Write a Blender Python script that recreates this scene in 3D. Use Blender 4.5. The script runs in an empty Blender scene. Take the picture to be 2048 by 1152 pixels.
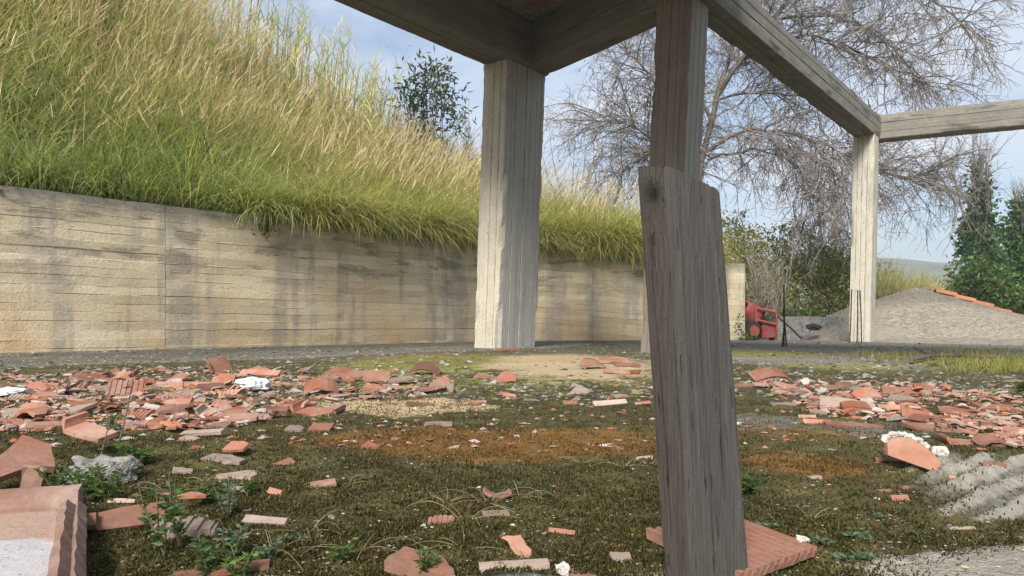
import bpy, math, random
import numpy as np
from mathutils import Vector, Matrix

R = np.random.default_rng(7)
random.seed(7)
SC = bpy.context.scene
COL = SC.collection

# ------------------------------------------------------------------ camera, sky, sun, exposure
FPX, HZ, CZ = 1450.0, 650.0, 0.25          # focal length in photo pixels, horizon row, eye height over the slab
cam = bpy.data.cameras.new('camera')
cam.sensor_width = 36.0
cam.lens = 36.0 * FPX / 2048.0
cam.shift_y = (HZ - 576.0) / 2048.0
cam.clip_start, cam.clip_end = 0.05, 3000
camo = bpy.data.objects.new('camera', cam)
COL.objects.link(camo)
camo.location = (0, 0, CZ)
camo.rotation_euler = (math.radians(90), 0, 0)
SC.camera = camo

TO_SUN = Vector((-0.22, -0.76, 0.61)).normalized()
world = bpy.data.worlds.new('World')
SC.world = world
world.use_nodes = True
wt = world.node_tree
wt.nodes.clear()
def wn(t, **kw):
    n = wt.nodes.new(t)
    for k, v in kw.items(): setattr(n, k, v)
    return n
w_out = wn('ShaderNodeOutputWorld')
w_bg = wn('ShaderNodeBackground')
w_sky = wn('ShaderNodeTexSky', sky_type='NISHITA', sun_disc=False)
w_sky.sun_elevation = math.asin(TO_SUN.z)
w_sky.sun_rotation = math.atan2(TO_SUN.x, TO_SUN.y)
w_sky.air_density, w_sky.dust_density, w_sky.ozone_density = 1.0, 1.6, 1.6
w_tc = wn('ShaderNodeTexCoord')
w_sep = wn('ShaderNodeSeparateXYZ')
w_add = wn('ShaderNodeMath', operation='ADD'); w_add.inputs[1].default_value = 0.22
w_max = wn('ShaderNodeMath', operation='MAXIMUM'); w_max.inputs[1].default_value = 0.1
w_dx = wn('ShaderNodeMath', operation='DIVIDE'); w_dy = wn('ShaderNodeMath', operation='DIVIDE')
w_cmb = wn('ShaderNodeCombineXYZ')
w_noi = wn('ShaderNodeTexNoise'); w_noi.inputs['Scale'].default_value = 1.5; w_noi.inputs['Detail'].default_value = 7; w_noi.inputs['Roughness'].default_value = 0.56; w_noi.inputs['Distortion'].default_value = 0.35
w_rmp = wn('ShaderNodeValToRGB')
w_rmp.color_ramp.elements[0].position, w_rmp.color_ramp.elements[0].color = 0.40, (0.12, 0.12, 0.12, 1)
w_rmp.color_ramp.elements[1].position, w_rmp.color_ramp.elements[1].color = 0.66, (1, 1, 1, 1)
w_mix = wn('ShaderNodeMix', data_type='RGBA')
L = wt.links.new
L(w_tc.outputs['Generated'], w_sep.inputs[0])
L(w_sep.outputs['Z'], w_add.inputs[0]); L(w_add.outputs[0], w_max.inputs[0])
L(w_sep.outputs['X'], w_dx.inputs[0]); L(w_max.outputs[0], w_dx.inputs[1])
L(w_sep.outputs['Y'], w_dy.inputs[0]); L(w_max.outputs[0], w_dy.inputs[1])
L(w_dx.outputs[0], w_cmb.inputs[0]); L(w_dy.outputs[0], w_cmb.inputs[1])
L(w_cmb.outputs[0], w_noi.inputs['Vector']); L(w_noi.outputs['Fac'], w_rmp.inputs[0])
L(w_rmp.outputs[0], w_mix.inputs[0]); L(w_sky.outputs[0], w_mix.inputs[6])
w_mix.inputs[7].default_value = (5.3, 5.65, 6.2, 1)       # cloud radiance, same unit as the sky texture
L(w_mix.outputs[2], w_bg.inputs[0])
w_bg.inputs[1].default_value = 0.085
L(w_bg.outputs[0], w_out.inputs[0])

sun = bpy.data.lights.new('sun', 'SUN')
sun.energy, sun.angle, sun.color = 3.6, math.radians(18), (1.0, 0.95, 0.86)
suno = bpy.data.objects.new('sun', sun)
COL.objects.link(suno)
suno.rotation_euler = (-TO_SUN).to_track_quat('-Z', 'Y').to_euler()
SC.view_settings.view_transform = 'Standard'
SC.view_settings.look = 'None'
SC.view_settings.exposure = 1.05
SC.view_settings.gamma = 1.0
SC.view_settings.use_curve_mapping = False
SC.cycles.max_bounces = 6
SC.cycles.transparent_max_bounces = 8
SC.cycles.use_denoising = True

# ------------------------------------------------------------------ helpers
def P(px, py, Y): return np.array([(px - 1024.0) / FPX * Y, Y, CZ + (HZ - py) / FPX * Y])
def G(px, py):                                                    # a point of the floor
    Y = CZ * FPX / (py - HZ)
    return np.array([(px - 1024.0) / FPX * Y, Y, 0.0])
def sm(a, b, x):
    t = np.clip((np.asarray(x, float) - a) / (b - a), 0, 1)
    return t * t * (3 - 2 * t)
def _h(i, j, s):
    n = (i * 374761393 + j * 668265263 + s * 974634777) & 0xFFFFFFFF
    n = ((n ^ (n >> 13)) * 1274126177) & 0xFFFFFFFF
    return ((n ^ (n >> 16)) & 0xFFFF) / 65535.0
def vn(x, y, s=0):
    x = np.asarray(x, float); y = np.asarray(y, float)
    xi = np.floor(x).astype(np.int64); yi = np.floor(y).astype(np.int64)
    fx = x - xi; fy = y - yi
    fx = fx * fx * (3 - 2 * fx); fy = fy * fy * (3 - 2 * fy)
    a = _h(xi, yi, s); b = _h(xi + 1, yi, s); c = _h(xi, yi + 1, s); d = _h(xi + 1, yi + 1, s)
    return (a * (1 - fx) + b * fx) * (1 - fy) + (c * (1 - fx) + d * fx) * fy
def fbm(x, y, s=0, o=4):
    v = 0; a = 0.5; t = 0
    for k in range(o):
        v = v + a * vn(np.asarray(x) * 2 ** k, np.asarray(y) * 2 ** k, s + 17 * k); t += a; a *= 0.5
    return v / t

def mk(name, V, faces, mat=None, parent=None, cols=None, smooth=False, attrs=None, loc=None):
    """one mesh object; faces: a list of lists, or (n,k) index arrays"""
    V = np.asarray(V, float).reshape(-1, 3)
    me = bpy.data.meshes.new(name)
    if isinstance(faces, np.ndarray): faces = [faces]
    if len(faces) and isinstance(faces[0], np.ndarray) and faces[0].ndim == 2:
        lv = np.concatenate([f.ravel() for f in faces]).astype(np.int32)
        tot = np.concatenate([np.full(len(f), f.shape[1], np.int32) for f in faces])
    else:
        lv = np.array([i for f in faces for i in f], np.int32)
        tot = np.array([len(f) for f in faces], np.int32)
    st = np.zeros(len(tot), np.int32); st[1:] = np.cumsum(tot)[:-1]
    me.vertices.add(len(V)); me.vertices.foreach_set('co', V.ravel())
    me.loops.add(len(lv)); me.loops.foreach_set('vertex_index', lv)
    me.polygons.add(len(tot)); me.polygons.foreach_set('loop_start', st)
    me.polygons.foreach_set('use_smooth', np.full(len(tot), bool(smooth)))
    me.update(calc_edges=True)
    me.validate()
    if cols is not None:
        a = me.attributes.new('col', 'FLOAT_COLOR', 'POINT')
        c = np.ones((len(V), 4)); c[:, :3] = cols
        a.data.foreach_set('color', c.ravel())
    for k, v in (attrs or {}).items():
        v = np.asarray(v, float)
        if v.ndim == 1:
            a = me.attributes.new(k, 'FLOAT', 'POINT'); a.data.foreach_set('value', v)
        else:
            a = me.attributes.new(k, 'FLOAT_VECTOR', 'POINT'); a.data.foreach_set('vector', v.ravel())
    if mat: me.materials.append(mat)
    o = bpy.data.objects.new(name, me)
    COL.objects.link(o)
    if parent is not None: o.parent = parent
    if loc is not None: o.location = loc
    return o

def tag(o, label=None, cat=None, group=None, kind=None):
    if label: o['label'] = label
    if cat: o['category'] = cat
    if group: o['group'] = group
    if kind: o['kind'] = kind
    return o
def thing(name, label, cat, loc=(0, 0, 0), group=None):
    o = bpy.data.objects.new(name, None)
    o.empty_display_size = 0.05
    o.location = tuple(loc)
    COL.objects.link(o)
    return tag(o, label, cat, group)
class Geo:
    """collects pieces of one mesh"""
    def __init__(s): s.V, s.F, s.C, s.n = [], [], [], 0
    def add(s, V, F, c=None):
        V = np.asarray(V, float).reshape(-1, 3)
        s.V.append(V); s.F += [[i + s.n for i in f] for f in F]; s.n += len(V)
        if c is not None: s.C.append(np.tile(np.asarray(c, float), (len(V), 1)) if np.ndim(c) == 1 else c)
    def box(s, c, sx, sy, sz, yaw=0, c0=None):
        a, b = math.cos(yaw), math.sin(yaw)
        pts = []
        for z in (0, 1):
            for x, y in ((-1, -1), (1, -1), (1, 1), (-1, 1)):
                X, Y = x * sx / 2, y * sy / 2
                pts.append((c[0] + X * a - Y * b, c[1] + X * b + Y * a, c[2] + z * sz))
        s.add(pts, [(3, 2, 1, 0), (4, 5, 6, 7), (0, 1, 5, 4), (1, 2, 6, 5), (2, 3, 7, 6), (3, 0, 4, 7)], c0)
    def tube(s, pts, rad, n=8, c=None, cap=True):
        pts = np.asarray(pts, float); K = len(pts)
        rad = np.broadcast_to(np.asarray(rad, float), (K,))
        V = []
        up = None
        for k in range(K):
            t = pts[min(k + 1, K - 1)] - pts[max(k - 1, 0)]
            t = t / (np.linalg.norm(t) + 1e-9)
            if up is None:
                up = np.array([0, 0, 1.0]) if abs(t[2]) < 0.9 else np.array([1.0, 0, 0])
            a = np.cross(t, up); a /= np.linalg.norm(a) + 1e-9
            b = np.cross(a, t); up = b
            for i in range(n):
                w = 2 * math.pi * i / n
                V.append(pts[k] + rad[k] * (a * math.cos(w) + b * math.sin(w)))
        F = [(k * n + i, k * n + (i + 1) % n, (k + 1) * n + (i + 1) % n, (k + 1) * n + i) for k in range(K - 1) for i in range(n)]
        if cap: F += [tuple(range(n - 1, -1, -1)), tuple((K - 1) * n + i for i in range(n))]
        s.add(V, F, c)
    def obj(s, name, mat, parent=None, smooth=False, loc=None):
        V = np.concatenate(s.V)
        if loc is not None: V = V - np.asarray(loc)
        elif parent is not None: V = V - np.array(parent.location)
        return mk(name, V, s.F, mat, parent, np.concatenate(s.C) if s.C else None, smooth, None, loc)

# ------------------------------------------------------------------ materials
class Mat:
    def __init__(s, name):
        s.m = bpy.data.materials.new(name); s.m.use_nodes = True
        s.t = s.m.node_tree; s.t.nodes.clear()
        s.out = s.t.nodes.new('ShaderNodeOutputMaterial')
    def put(s, sock, v):
        if isinstance(v, bpy.types.NodeSocket): s.t.links.new(v, sock)
        elif v is not None:
            if isinstance(v, (tuple, list)) and sock.type == 'RGBA' and len(v) == 3: v = (*v, 1)
            sock.default_value = v
    def node(s, t, out=0, props=None, **inp):
        n = s.t.nodes.new(t)
        for k, v in (props or {}).items(): setattr(n, k, v)
        for k, v in inp.items(): s.put(n.inputs[int(k[1:]) if k[0] == 'i' and k[1:].isdigit() else k.replace('_', ' ')], v)
        return n.outputs[out]
    def pos(s): return s.node('ShaderNodeNewGeometry', 'Position')
    def attr(s, name, out='Color'): return s.node('ShaderNodeAttribute', out, {'attribute_name': name})
    def mapv(s, v, scale, rot=(0, 0, 0)): return s.node('ShaderNodeMapping', 0, None, Vector=v, Scale=scale, Rotation=rot)
    def noise(s, v, scale, det=4, rough=0.55, dist=0, out='Fac'): return s.node('ShaderNodeTexNoise', out, None, Vector=v, Scale=scale, Detail=det, Roughness=rough, Distortion=dist)
    def ramp(s, f, a, b, c0=(0, 0, 0), c1=(1, 1, 1)):
        n = s.t.nodes.new('ShaderNodeValToRGB')
        if a > b: a, b, c0, c1 = b, a, c1, c0
        n.color_ramp.elements[0].position = a; n.color_ramp.elements[0].color = (*c0, 1)
        n.color_ramp.elements[1].position = b; n.color_ramp.elements[1].color = (*c1, 1)
        s.put(n.inputs[0], f); return n.outputs[0]
    def mix(s, f, a, b, mode='MIX'):
        n = s.t.nodes.new('ShaderNodeMix'); n.data_type = 'RGBA'; n.blend_type = mode
        s.put(n.inputs[0], f); s.put(n.inputs[6], a); s.put(n.inputs[7], b); return n.outputs[2]
    def math(s, op, a, b=0.0, c=None):
        n = s.t.nodes.new('ShaderNodeMath'); n.operation = op
        s.put(n.inputs[0], a); s.put(n.inputs[1], b)
        if c is not None: s.put(n.inputs[2], c)
        return n.outputs[0]
    def hsv(s, c, h=0.5, sat=1.0, v=1.0): return s.node('ShaderNodeHueSaturation', 0, None, Color=c, Hue=h, Saturation=sat, Value=v)
    def rnd(s): return s.node('ShaderNodeObjectInfo', 'Random')
    def done(s, col, rough=0.85, height=None, dist=0.004, strength=0.6, trans=None, metal=0.0, spec=0.3):
        nrm = None
        if height is not None: nrm = s.node('ShaderNodeBump', 0, None, Strength=strength, Distance=dist, Height=height)
        b = s.node('ShaderNodeBsdfPrincipled', 0, None, Base_Color=col, Roughness=rough, Metallic=metal, Specular_IOR_Level=spec, Normal=nrm)
        if trans:
            tr = s.node('ShaderNodeBsdfTranslucent', 0, None, Color=s.hsv(col, 0.5, 1.1, 1.25))
            b = s.node('ShaderNodeMixShader', 0, None, i0=trans, i1=b, i2=tr)
        s.t.links.new(b, s.out.inputs[0]); return s.m

def mat_wall():
    m = Mat('board_marked_wall_concrete'); p = m.pos()
    u = m.node('ShaderNodeVectorMath', 'Value', {'operation': 'DOT_PRODUCT'}, i0=p, i1=(0.66, 0.75, 0))
    z = m.node('ShaderNodeSeparateXYZ', 'Z', None, i0=p)
    v = m.node('ShaderNodeCombineXYZ', 0, None, X=u, Y=z)
    tz = m.attr('board', 'Fac')                                   # board number from the top
    bt = m.noise(m.node('ShaderNodeCombineXYZ', 0, None, X=m.math('MULTIPLY', u, 0.55), Y=m.math('MULTIPLY', tz, 3.7)), 1.0, 3, 0.6)
    low = m.noise(v, 0.9, 4, 0.6)
    c = m.mix(m.ramp(bt, 0.36, 0.66), (0.42, 0.355, 0.25), (0.66, 0.58, 0.42))
    h = m.ramp(z, 1.05, 0.1)
    och = m.math('MULTIPLY', m.ramp(low, 0.40, 0.58), h)
    c = m.mix(m.math('MULTIPLY', och, 0.72), c, (0.54, 0.37, 0.20))
    stre = m.noise(m.node('ShaderNodeCombineXYZ', 0, None, X=m.math('MULTIPLY', u, 1.9), Y=m.math('MULTIPLY', z, 0.22)), 1.3, 4, 0.6)
    brk = m.noise(v, 5.0, 4, 0.65)
    g = m.math('MULTIPLY', m.ramp(stre, 0.49, 0.58), m.ramp(brk, 0.28, 0.55))
    c = m.mix(m.math('MULTIPLY', g, 0.62), c, (0.225, 0.22, 0.205))
    blot = m.noise(m.mapv(v, (1.0, 3.6, 1)), 1.6, 4, 0.65)
    c = m.mix(m.math('MULTIPLY', m.math('MULTIPLY', m.ramp(blot, 0.54, 0.61), m.ramp(z, 0.55, 1.05)), 0.7), c, (0.19, 0.165, 0.125))
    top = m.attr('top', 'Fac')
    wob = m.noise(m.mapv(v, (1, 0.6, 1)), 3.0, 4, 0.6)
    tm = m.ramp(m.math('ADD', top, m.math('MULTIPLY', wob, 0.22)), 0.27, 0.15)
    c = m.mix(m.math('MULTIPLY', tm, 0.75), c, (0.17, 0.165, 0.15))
    jn = m.math('MULTIPLY', m.attr('joint', 'Fac'), m.ramp(m.noise(v, 8, 3), 0.35, 0.6))
    c = m.mix(m.math('MULTIPLY', jn, 0.65), c, (0.16, 0.135, 0.10))
    eff = m.math('MULTIPLY', m.attr('lime', 'Fac'), m.ramp(m.noise(v, 11, 3), 0.42, 0.6))
    c = m.mix(m.math('MULTIPLY', eff, 0.7), c, (0.60, 0.56, 0.44))
    fine = m.noise(v, 40, 5, 0.7)
    c = m.mix(1.0, c, m.ramp(fine, 0.2, 0.8, (0.68, 0.68, 0.68), (1.2, 1.2, 1.2)), 'MULTIPLY')
    pit = m.ramp(m.noise(v, 70, 2, 0.5), 0.66, 0.72)
    c = m.mix(m.math('MULTIPLY', pit, 0.6), c, (0.07, 0.06, 0.05))
    return m.done(c, 0.92, m.math('ADD', m.math('MULTIPLY', fine, 0.7), brk), 0.012, 0.6)

def mat_conc(name, ca, cb, stain=(0.10, 0.095, 0.09), amt=0.5, orange=0.0, grey=0.0):
    m = Mat(name); q = m.attr('loc', 'Vector')
    st = m.math('ADD', m.math('MULTIPLY', m.noise(m.mapv(q, (26, 26, 0.7)), 1.0, 4, 0.6), 0.5), m.math('MULTIPLY', m.noise(q, 7, 5, 0.65), 0.5))
    lo = m.noise(m.mapv(q, (1.6, 1.6, 0.9)), 1.0, 4, 0.6)
    bd = m.node('ShaderNodeTexWhiteNoise', 'Value', {'noise_dimensions': '1D'}, W=m.attr('board', 'Fac'))
    f = m.math('ADD', m.math('MULTIPLY', st, 0.85), m.math('MULTIPLY', bd, 0.15))
    c = m.mix(m.ramp(f, 0.30, 0.70), ca, cb)
    if orange: c = m.mix(m.math('MULTIPLY', m.ramp(lo, 0.5, 0.7), orange), c, (0.40, 0.27, 0.15))
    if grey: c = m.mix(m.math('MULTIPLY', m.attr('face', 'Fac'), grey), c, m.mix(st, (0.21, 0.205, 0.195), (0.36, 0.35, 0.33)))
    sp = m.noise(m.mapv(q, (6, 6, 1.2)), 1.3, 5, 0.65)
    c = m.mix(m.math('MULTIPLY', m.ramp(sp, 0.55, 0.68), amt), c, stain)
    c = m.mix(m.math('MULTIPLY', m.attr('joint', 'Fac'), m.ramp(m.noise(q, 6, 3), 0.3, 0.6)), c, (0.07, 0.06, 0.05))
    fine = m.noise(q, 55, 5, 0.7)
    c = m.mix(1.0, c, m.ramp(fine, 0.2, 0.8, (0.72, 0.72, 0.72), (1.18, 1.18, 1.18)), 'MULTIPLY')
    pit = m.ramp(m.noise(q, 45, 2, 0.5), 0.68, 0.73)
    c = m.mix(m.math('MULTIPLY', pit, 0.75), c, (0.06, 0.05, 0.045))
    return m.done(c, 0.9, m.math('ADD', m.math('MULTIPLY', fine, 0.5), st), 0.01, 0.6)

def mat_terra(name, a, b, dust, dirt=0.45):
    m = Mat(name); q = m.node('ShaderNodeTexCoord', 'Object'); r = m.rnd()
    q = m.node('ShaderNodeVectorMath', 0, {'operation': 'ADD'}, i0=q, i1=m.node('ShaderNodeCombineXYZ', 0, None, X=m.math('MULTIPLY', r, 31.0), Y=m.math('MULTIPLY', r, 17.0)))
    lo = m.noise(q, 9, 4, 0.6); hi = m.noise(q, 70, 4, 0.7)
    c = m.mix(r, a, b)
    c = m.mix(m.math('MULTIPLY', m.ramp(lo, 0.38, 0.66), dust), c, (0.42, 0.325, 0.27))
    c = m.mix(m.math('MULTIPLY', m.ramp(m.noise(q, 22, 5, 0.7), 0.56, 0.70), dirt), c, (0.10, 0.075, 0.055))
    c = m.mix(1.0, c, m.ramp(hi, 0.2, 0.8, (0.78, 0.78, 0.78), (1.16, 1.16, 1.16)), 'MULTIPLY')
    c = m.hsv(c, 0.5, 1.0, m.math('ADD', 0.55, m.math('MULTIPLY', m.math('FRACT', m.math('MULTIPLY', r, 7.3)), 0.52)))
    return m.done(c, 0.82, hi, 0.003, 0.5)

def mat_plain(name, c, rough=0.8, var=0.3, scale=12, bump=0.004, metal=0.0, c2=None, thr=(0.5, 0.66), spec=0.3):
    m = Mat(name); q = m.node('ShaderNodeTexCoord', 'Object')
    n = m.noise(q, scale, 5, 0.65)
    col = m.mix(1.0, c, m.ramp(n, 0.25, 0.75, (1 - var,) * 3, (1 + var,) * 3), 'MULTIPLY')
    if c2: col = m.mix(m.ramp(m.noise(q, scale * 0.6, 5, 0.7), *thr), col, c2)
    return m.done(col, rough, n, bump, 0.6, metal=metal, spec=spec)

def mat_leaf(name, trans=0.3, rough=0.55, var=0.25):
    m = Mat(name)
    n = m.noise(m.pos(), 30, 2)
    c = m.mix(1.0, m.attr('col'), m.ramp(n, 0.3, 0.7, (1 - var,) * 3, (1 + var,) * 3), 'MULTIPLY')
    return m.done(c, rough, trans=trans, spec=0.25)

def mat_floor():
    m = Mat('mossy_concrete_floor'); p = m.pos()
    a = m.attr('zone', 'Vector')                       # x moss, y rust moss, z pale sand
    sx = m.node('ShaderNodeSeparateXYZ', 0, None, i0=a); sep = sx.node
    b = m.attr('zone2', 'Vector'); s2 = m.node('ShaderNodeSeparateXYZ', 0, None, i0=b).node
    n1 = m.noise(p, 5, 5, 0.65); n2 = m.noise(p, 38, 5, 0.7); n3 = m.noise(p, 140, 3, 0.7); n4 = m.noise(p, 1.7, 4, 0.6)
    con = m.mix(m.ramp(n2, 0.3, 0.7), (0.125, 0.118, 0.10), (0.30, 0.285, 0.25))
    def th(sock, k=0.55, w=0.13):                      # a noisy edge for a zone
        return m.ramp(m.math('ADD', sock, m.math('MULTIPLY', m.math('SUBTRACT', m.math('ADD', m.math('MULTIPLY', n1, 0.5), m.math('MULTIPLY', n2, 0.5)), 0.5), 2.0)), k - w, k + w)
    nd = m.noise(m.mapv(p, (1, 1, 1)), 13, 6, 0.75)
    dk = m.mix(m.ramp(m.math('ADD', m.math('MULTIPLY', nd, 0.6), m.math('MULTIPLY', n2, 0.4)), 0.36, 0.66), (0.055, 0.050, 0.040), (0.25, 0.235, 0.195))
    dk = m.mix(m.math('MULTIPLY', m.ramp(m.noise(p, 3.2, 5, 0.7), 0.5, 0.62), 0.7), dk, m.mix(n3, (0.05, 0.05, 0.018), (0.15, 0.14, 0.06)))
    c = m.mix(th(s2.outputs[0]), con, dk)     # dark dirt and grit
    mo = m.mix(m.ramp(n3, 0.3, 0.72), (0.018, 0.0165, 0.0055), (0.088, 0.077, 0.024))
    mo = m.mix(m.ramp(n1, 0.42, 0.66), mo, m.mix(n3, (0.050, 0.045, 0.013), (0.165, 0.14, 0.050)))
    c = m.mix(th(sep.outputs[0]), c, mo)
    c = m.mix(th(s2.outputs[1]), c, m.mix(n3, (0.10, 0.10, 0.02), (0.34, 0.33, 0.075)))           # bright yellow moss
    c = m.mix(th(sep.outputs[1]), c, m.mix(n3, (0.070, 0.038, 0.010), (0.23, 0.122, 0.030)))      # rust coloured moss
    c = m.mix(th(sep.outputs[2]), c, m.mix(m.noise(p, 18, 5, 0.75), (0.27, 0.21, 0.12), (0.58, 0.45, 0.27)))          # spilt sand
    c = m.mix(th(s2.outputs[2]), c, m.mix(m.math('ADD', m.math('MULTIPLY', n1, 0.5), m.math('MULTIPLY', n2, 0.5)), (0.13, 0.12, 0.10), (0.46, 0.43, 0.36)))           # bare pale concrete
    sp = m.node('ShaderNodeTexVoronoi', 'Distance', None, Vector=p, Scale=55.0)
    spn = m.math('MULTIPLY', m.ramp(sp, 0.16, 0.10), m.ramp(m.noise(p, 9, 2), 0.52, 0.62))
    c = m.mix(m.math('MULTIPLY', spn, 0.75), c, (0.36, 0.34, 0.29))
    c = m.mix(1.0, c, m.ramp(n4, 0.25, 0.75, (0.75, 0.75, 0.75), (1.2, 1.2, 1.2)), 'MULTIPLY')
    return m.done(c, 0.95, m.math('ADD', n2, m.math('MULTIPLY', n3, 0.6)), 0.012, 0.9)

def mat_soil():
    m = Mat('rough_soil'); p = m.pos()
    n = m.noise(p, 3, 5, 0.65); f = m.noise(p, 25, 4, 0.7)
    c = m.mix(m.ramp(n, 0.4, 0.6), (0.05, 0.055, 0.02), (0.11, 0.095, 0.045))
    c = m.mix(1.0, c, m.ramp(f, 0.25, 0.75, (0.6,) * 3, (1.3,) * 3), 'MULTIPLY')
    return m.done(c, 0.95, f, 0.03, 0.8)
def mat_gravel():
    m = Mat('grey_gravel'); p = m.pos()
    v = m.node('ShaderNodeTexVoronoi', 'Color', None, Vector=p, Scale=26.0)
    g = m.node('ShaderNodeSeparateColor', 0, None, i0=v)
    n = m.noise(p, 1.6, 5, 0.65); f = m.noise(p, 45, 3, 0.7)
    c = m.mix(g, (0.19, 0.17, 0.135), (0.40, 0.36, 0.285))
    c = m.mix(m.math('MULTIPLY', m.ramp(n, 0.45, 0.62), 0.6), c, (0.33, 0.29, 0.215))
    c = m.mix(1.0, c, m.ramp(f, 0.25, 0.75, (0.6,) * 3, (1.3,) * 3), 'MULTIPLY')
    return m.done(c, 0.95, m.math('ADD', g, f), 0.03, 0.9)

M_WALL = mat_wall()
M_COL = mat_conc('cream_column_concrete', (0.36, 0.335, 0.285), (0.50, 0.47, 0.39), (0.20, 0.19, 0.17), 0.45, 0.12)
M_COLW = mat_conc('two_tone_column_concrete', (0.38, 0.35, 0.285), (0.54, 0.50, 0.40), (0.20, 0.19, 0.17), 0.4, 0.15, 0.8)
M_COLB = mat_conc('stain_and_painted_shade_concrete', (0.145, 0.122, 0.105), (0.24, 0.205, 0.175), (0.085, 0.075, 0.065), 0.5, 0.0, 0.85)  # stain plus roof shade put into the colour; right side lightened for open sky
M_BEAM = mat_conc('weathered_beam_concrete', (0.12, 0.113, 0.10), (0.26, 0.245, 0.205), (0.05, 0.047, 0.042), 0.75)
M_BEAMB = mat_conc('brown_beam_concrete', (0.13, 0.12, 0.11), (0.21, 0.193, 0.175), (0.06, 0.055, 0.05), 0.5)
M_FLOOR, M_SOIL, M_GRAVEL = mat_floor(), mat_soil(), mat_gravel()
M_T = {'p': mat_terra('pink_terracotta', (0.31, 0.108, 0.060), (0.39, 0.170, 0.108), 0.5),
       'o': mat_terra('orange_terracotta', (0.30, 0.098, 0.046), (0.27, 0.115, 0.070), 0.45, 0.45),
       'b': mat_terra('brown_terracotta', (0.185, 0.080, 0.050), (0.23, 0.10, 0.065), 0.25),
       'w': mat_terra('dusty_terracotta', (0.34, 0.235, 0.18), (0.36, 0.29, 0.24), 0.8)}
M_MORT = mat_plain('white_mortar', (0.50, 0.475, 0.43), 0.9, 0.4, 60, 0.01, c2=(0.28, 0.24, 0.20))
M_ROCK = mat_plain('grey_rough_concrete', (0.21, 0.205, 0.19), 0.95, 0.5, 26, 0.02, c2=(0.085, 0.083, 0.075))
M_LEAF = mat_leaf('living_leaves', 0.45)
M_STRAW = mat_leaf('dry_straw', 0.35, 0.7)
M_BARK = mat_plain('grey_bark', (0.115, 0.095, 0.08), 0.9, 0.4, 20, 0.02)
M_TWIG = mat_plain('twig_bark', (0.19, 0.17, 0.155), 0.85, 0.3, 8, 0.002)
M_REBAR = mat_plain('rusty_steel', (0.035, 0.026, 0.022), 0.7, 0.4, 40, 0.002, metal=0.3)
M_RED = mat_plain('worn_red_paint', (0.25, 0.035, 0.042), 0.65, 0.35, 9, 0.002, c2=(0.16, 0.085, 0.07), thr=(0.48, 0.66))
M_REDF = mat_plain('faded_red_paint', (0.27, 0.07, 0.05), 0.6, 0.25, 8, 0.002)
M_BLACK = mat_plain('black_rubber', (0.018, 0.018, 0.019), 0.7, 0.3, 20, 0.002)
M_PLAST = mat_plain('white_plastic', (0.52, 0.53, 0.55), 0.45, 0.12, 10, 0.004)
M_STEEL = mat_plain('pale_metal', (0.62, 0.63, 0.64), 0.4, 0.1, 10, 0.001, metal=0.2)

# ------------------------------------------------------------------ terrain
W1, N1 = np.array([-4.555, 6.45]), np.array([-0.7505, 0.6609])     # front of the retaining wall, first run
WD1 = np.array([0.6609, 0.7505])
WB, WE = np.array([-0.11, 11.5]), np.array([3.857, 12.0])          # bend and end of the wall
WD2 = (WE - WB) / np.linalg.norm(WE - WB)
N2 = np.array([-WD2[1], WD2[0]])
def behind(X, Y): return np.maximum((X - W1[0]) * N1[0] + (Y - W1[1]) * N1[1], (X - WB[0]) * N2[0] + (Y - WB[1]) * N2[1])
def wall_top(X): return 1.495 - 0.225 * sm(-0.2, 3.85, X)
def hill_z(X, Y):
    v = behind(X, Y)
    crest = 2.75 - 0.30 * X + 0.05 * np.maximum(0, -X - 2.0) ** 2
    crest = np.minimum(crest, 7.5)
    w = np.maximum(0, v - 0.2)
    z = wall_top(X) - 0.04 + (crest - wall_top(X)) * (0.45 * sm(0.0, 4.2, w) + 0.55 * np.clip(w / 4.2, 0, 1)) + (fbm(X * 0.7, Y * 0.7, 3) - 0.5) * 0.5 * sm(0.2, 1.5, v)
    return z + (-0.1 - z) * sm(3.0, 3.95, X)

def grid(xs, ys, f, keep=None):
    X, Y = np.meshgrid(xs, ys)
    Z = f(X, Y)
    V = np.stack([X, Y, Z], -1).reshape(-1, 3)
    n, k = len(ys), len(xs)
    i = np.arange(n * k).reshape(n, k)
    F = np.stack([i[:-1, :-1], i[:-1, 1:], i[1:, 1:], i[1:, :-1]], -1).reshape(-1, 4)
    if keep is not None:
        c = V[F].mean(1)
        F = F[keep(c[:, 0], c[:, 1])]
        used = np.unique(F); re = np.zeros(len(V), int); re[used] = np.arange(len(used))
        V, F = V[used], re[F]
    return V, F

def ground_z(X, Y): return np.where(Y < 0.7, -0.62, -0.09) + 0.04 * (fbm(X * 0.8, Y * 0.8, 11) - 0.5) * sm(0.0, 3, np.abs(Y - 6))
gx = np.concatenate([-np.geomspace(900, 9, 22), np.linspace(-8, 14, 60), np.geomspace(15, 900, 22)])
gy = np.concatenate([-np.geomspace(600, 2, 16), [-1, 0, 0.55, 0.71], np.linspace(0.9, 22, 60), np.geomspace(23, 900, 24)])
V, F = grid(gx, gy, ground_z)
tag(mk('ground', V, F, M_SOIL, smooth=True), kind='structure')
V, F = grid(np.linspace(-16, 6.4, 130), np.linspace(2.5, 30, 150), hill_z, lambda x, y: behind(x, y) > 0.06)
tag(mk('hillside', V, F, M_SOIL, smooth=True), kind='structure')

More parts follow.
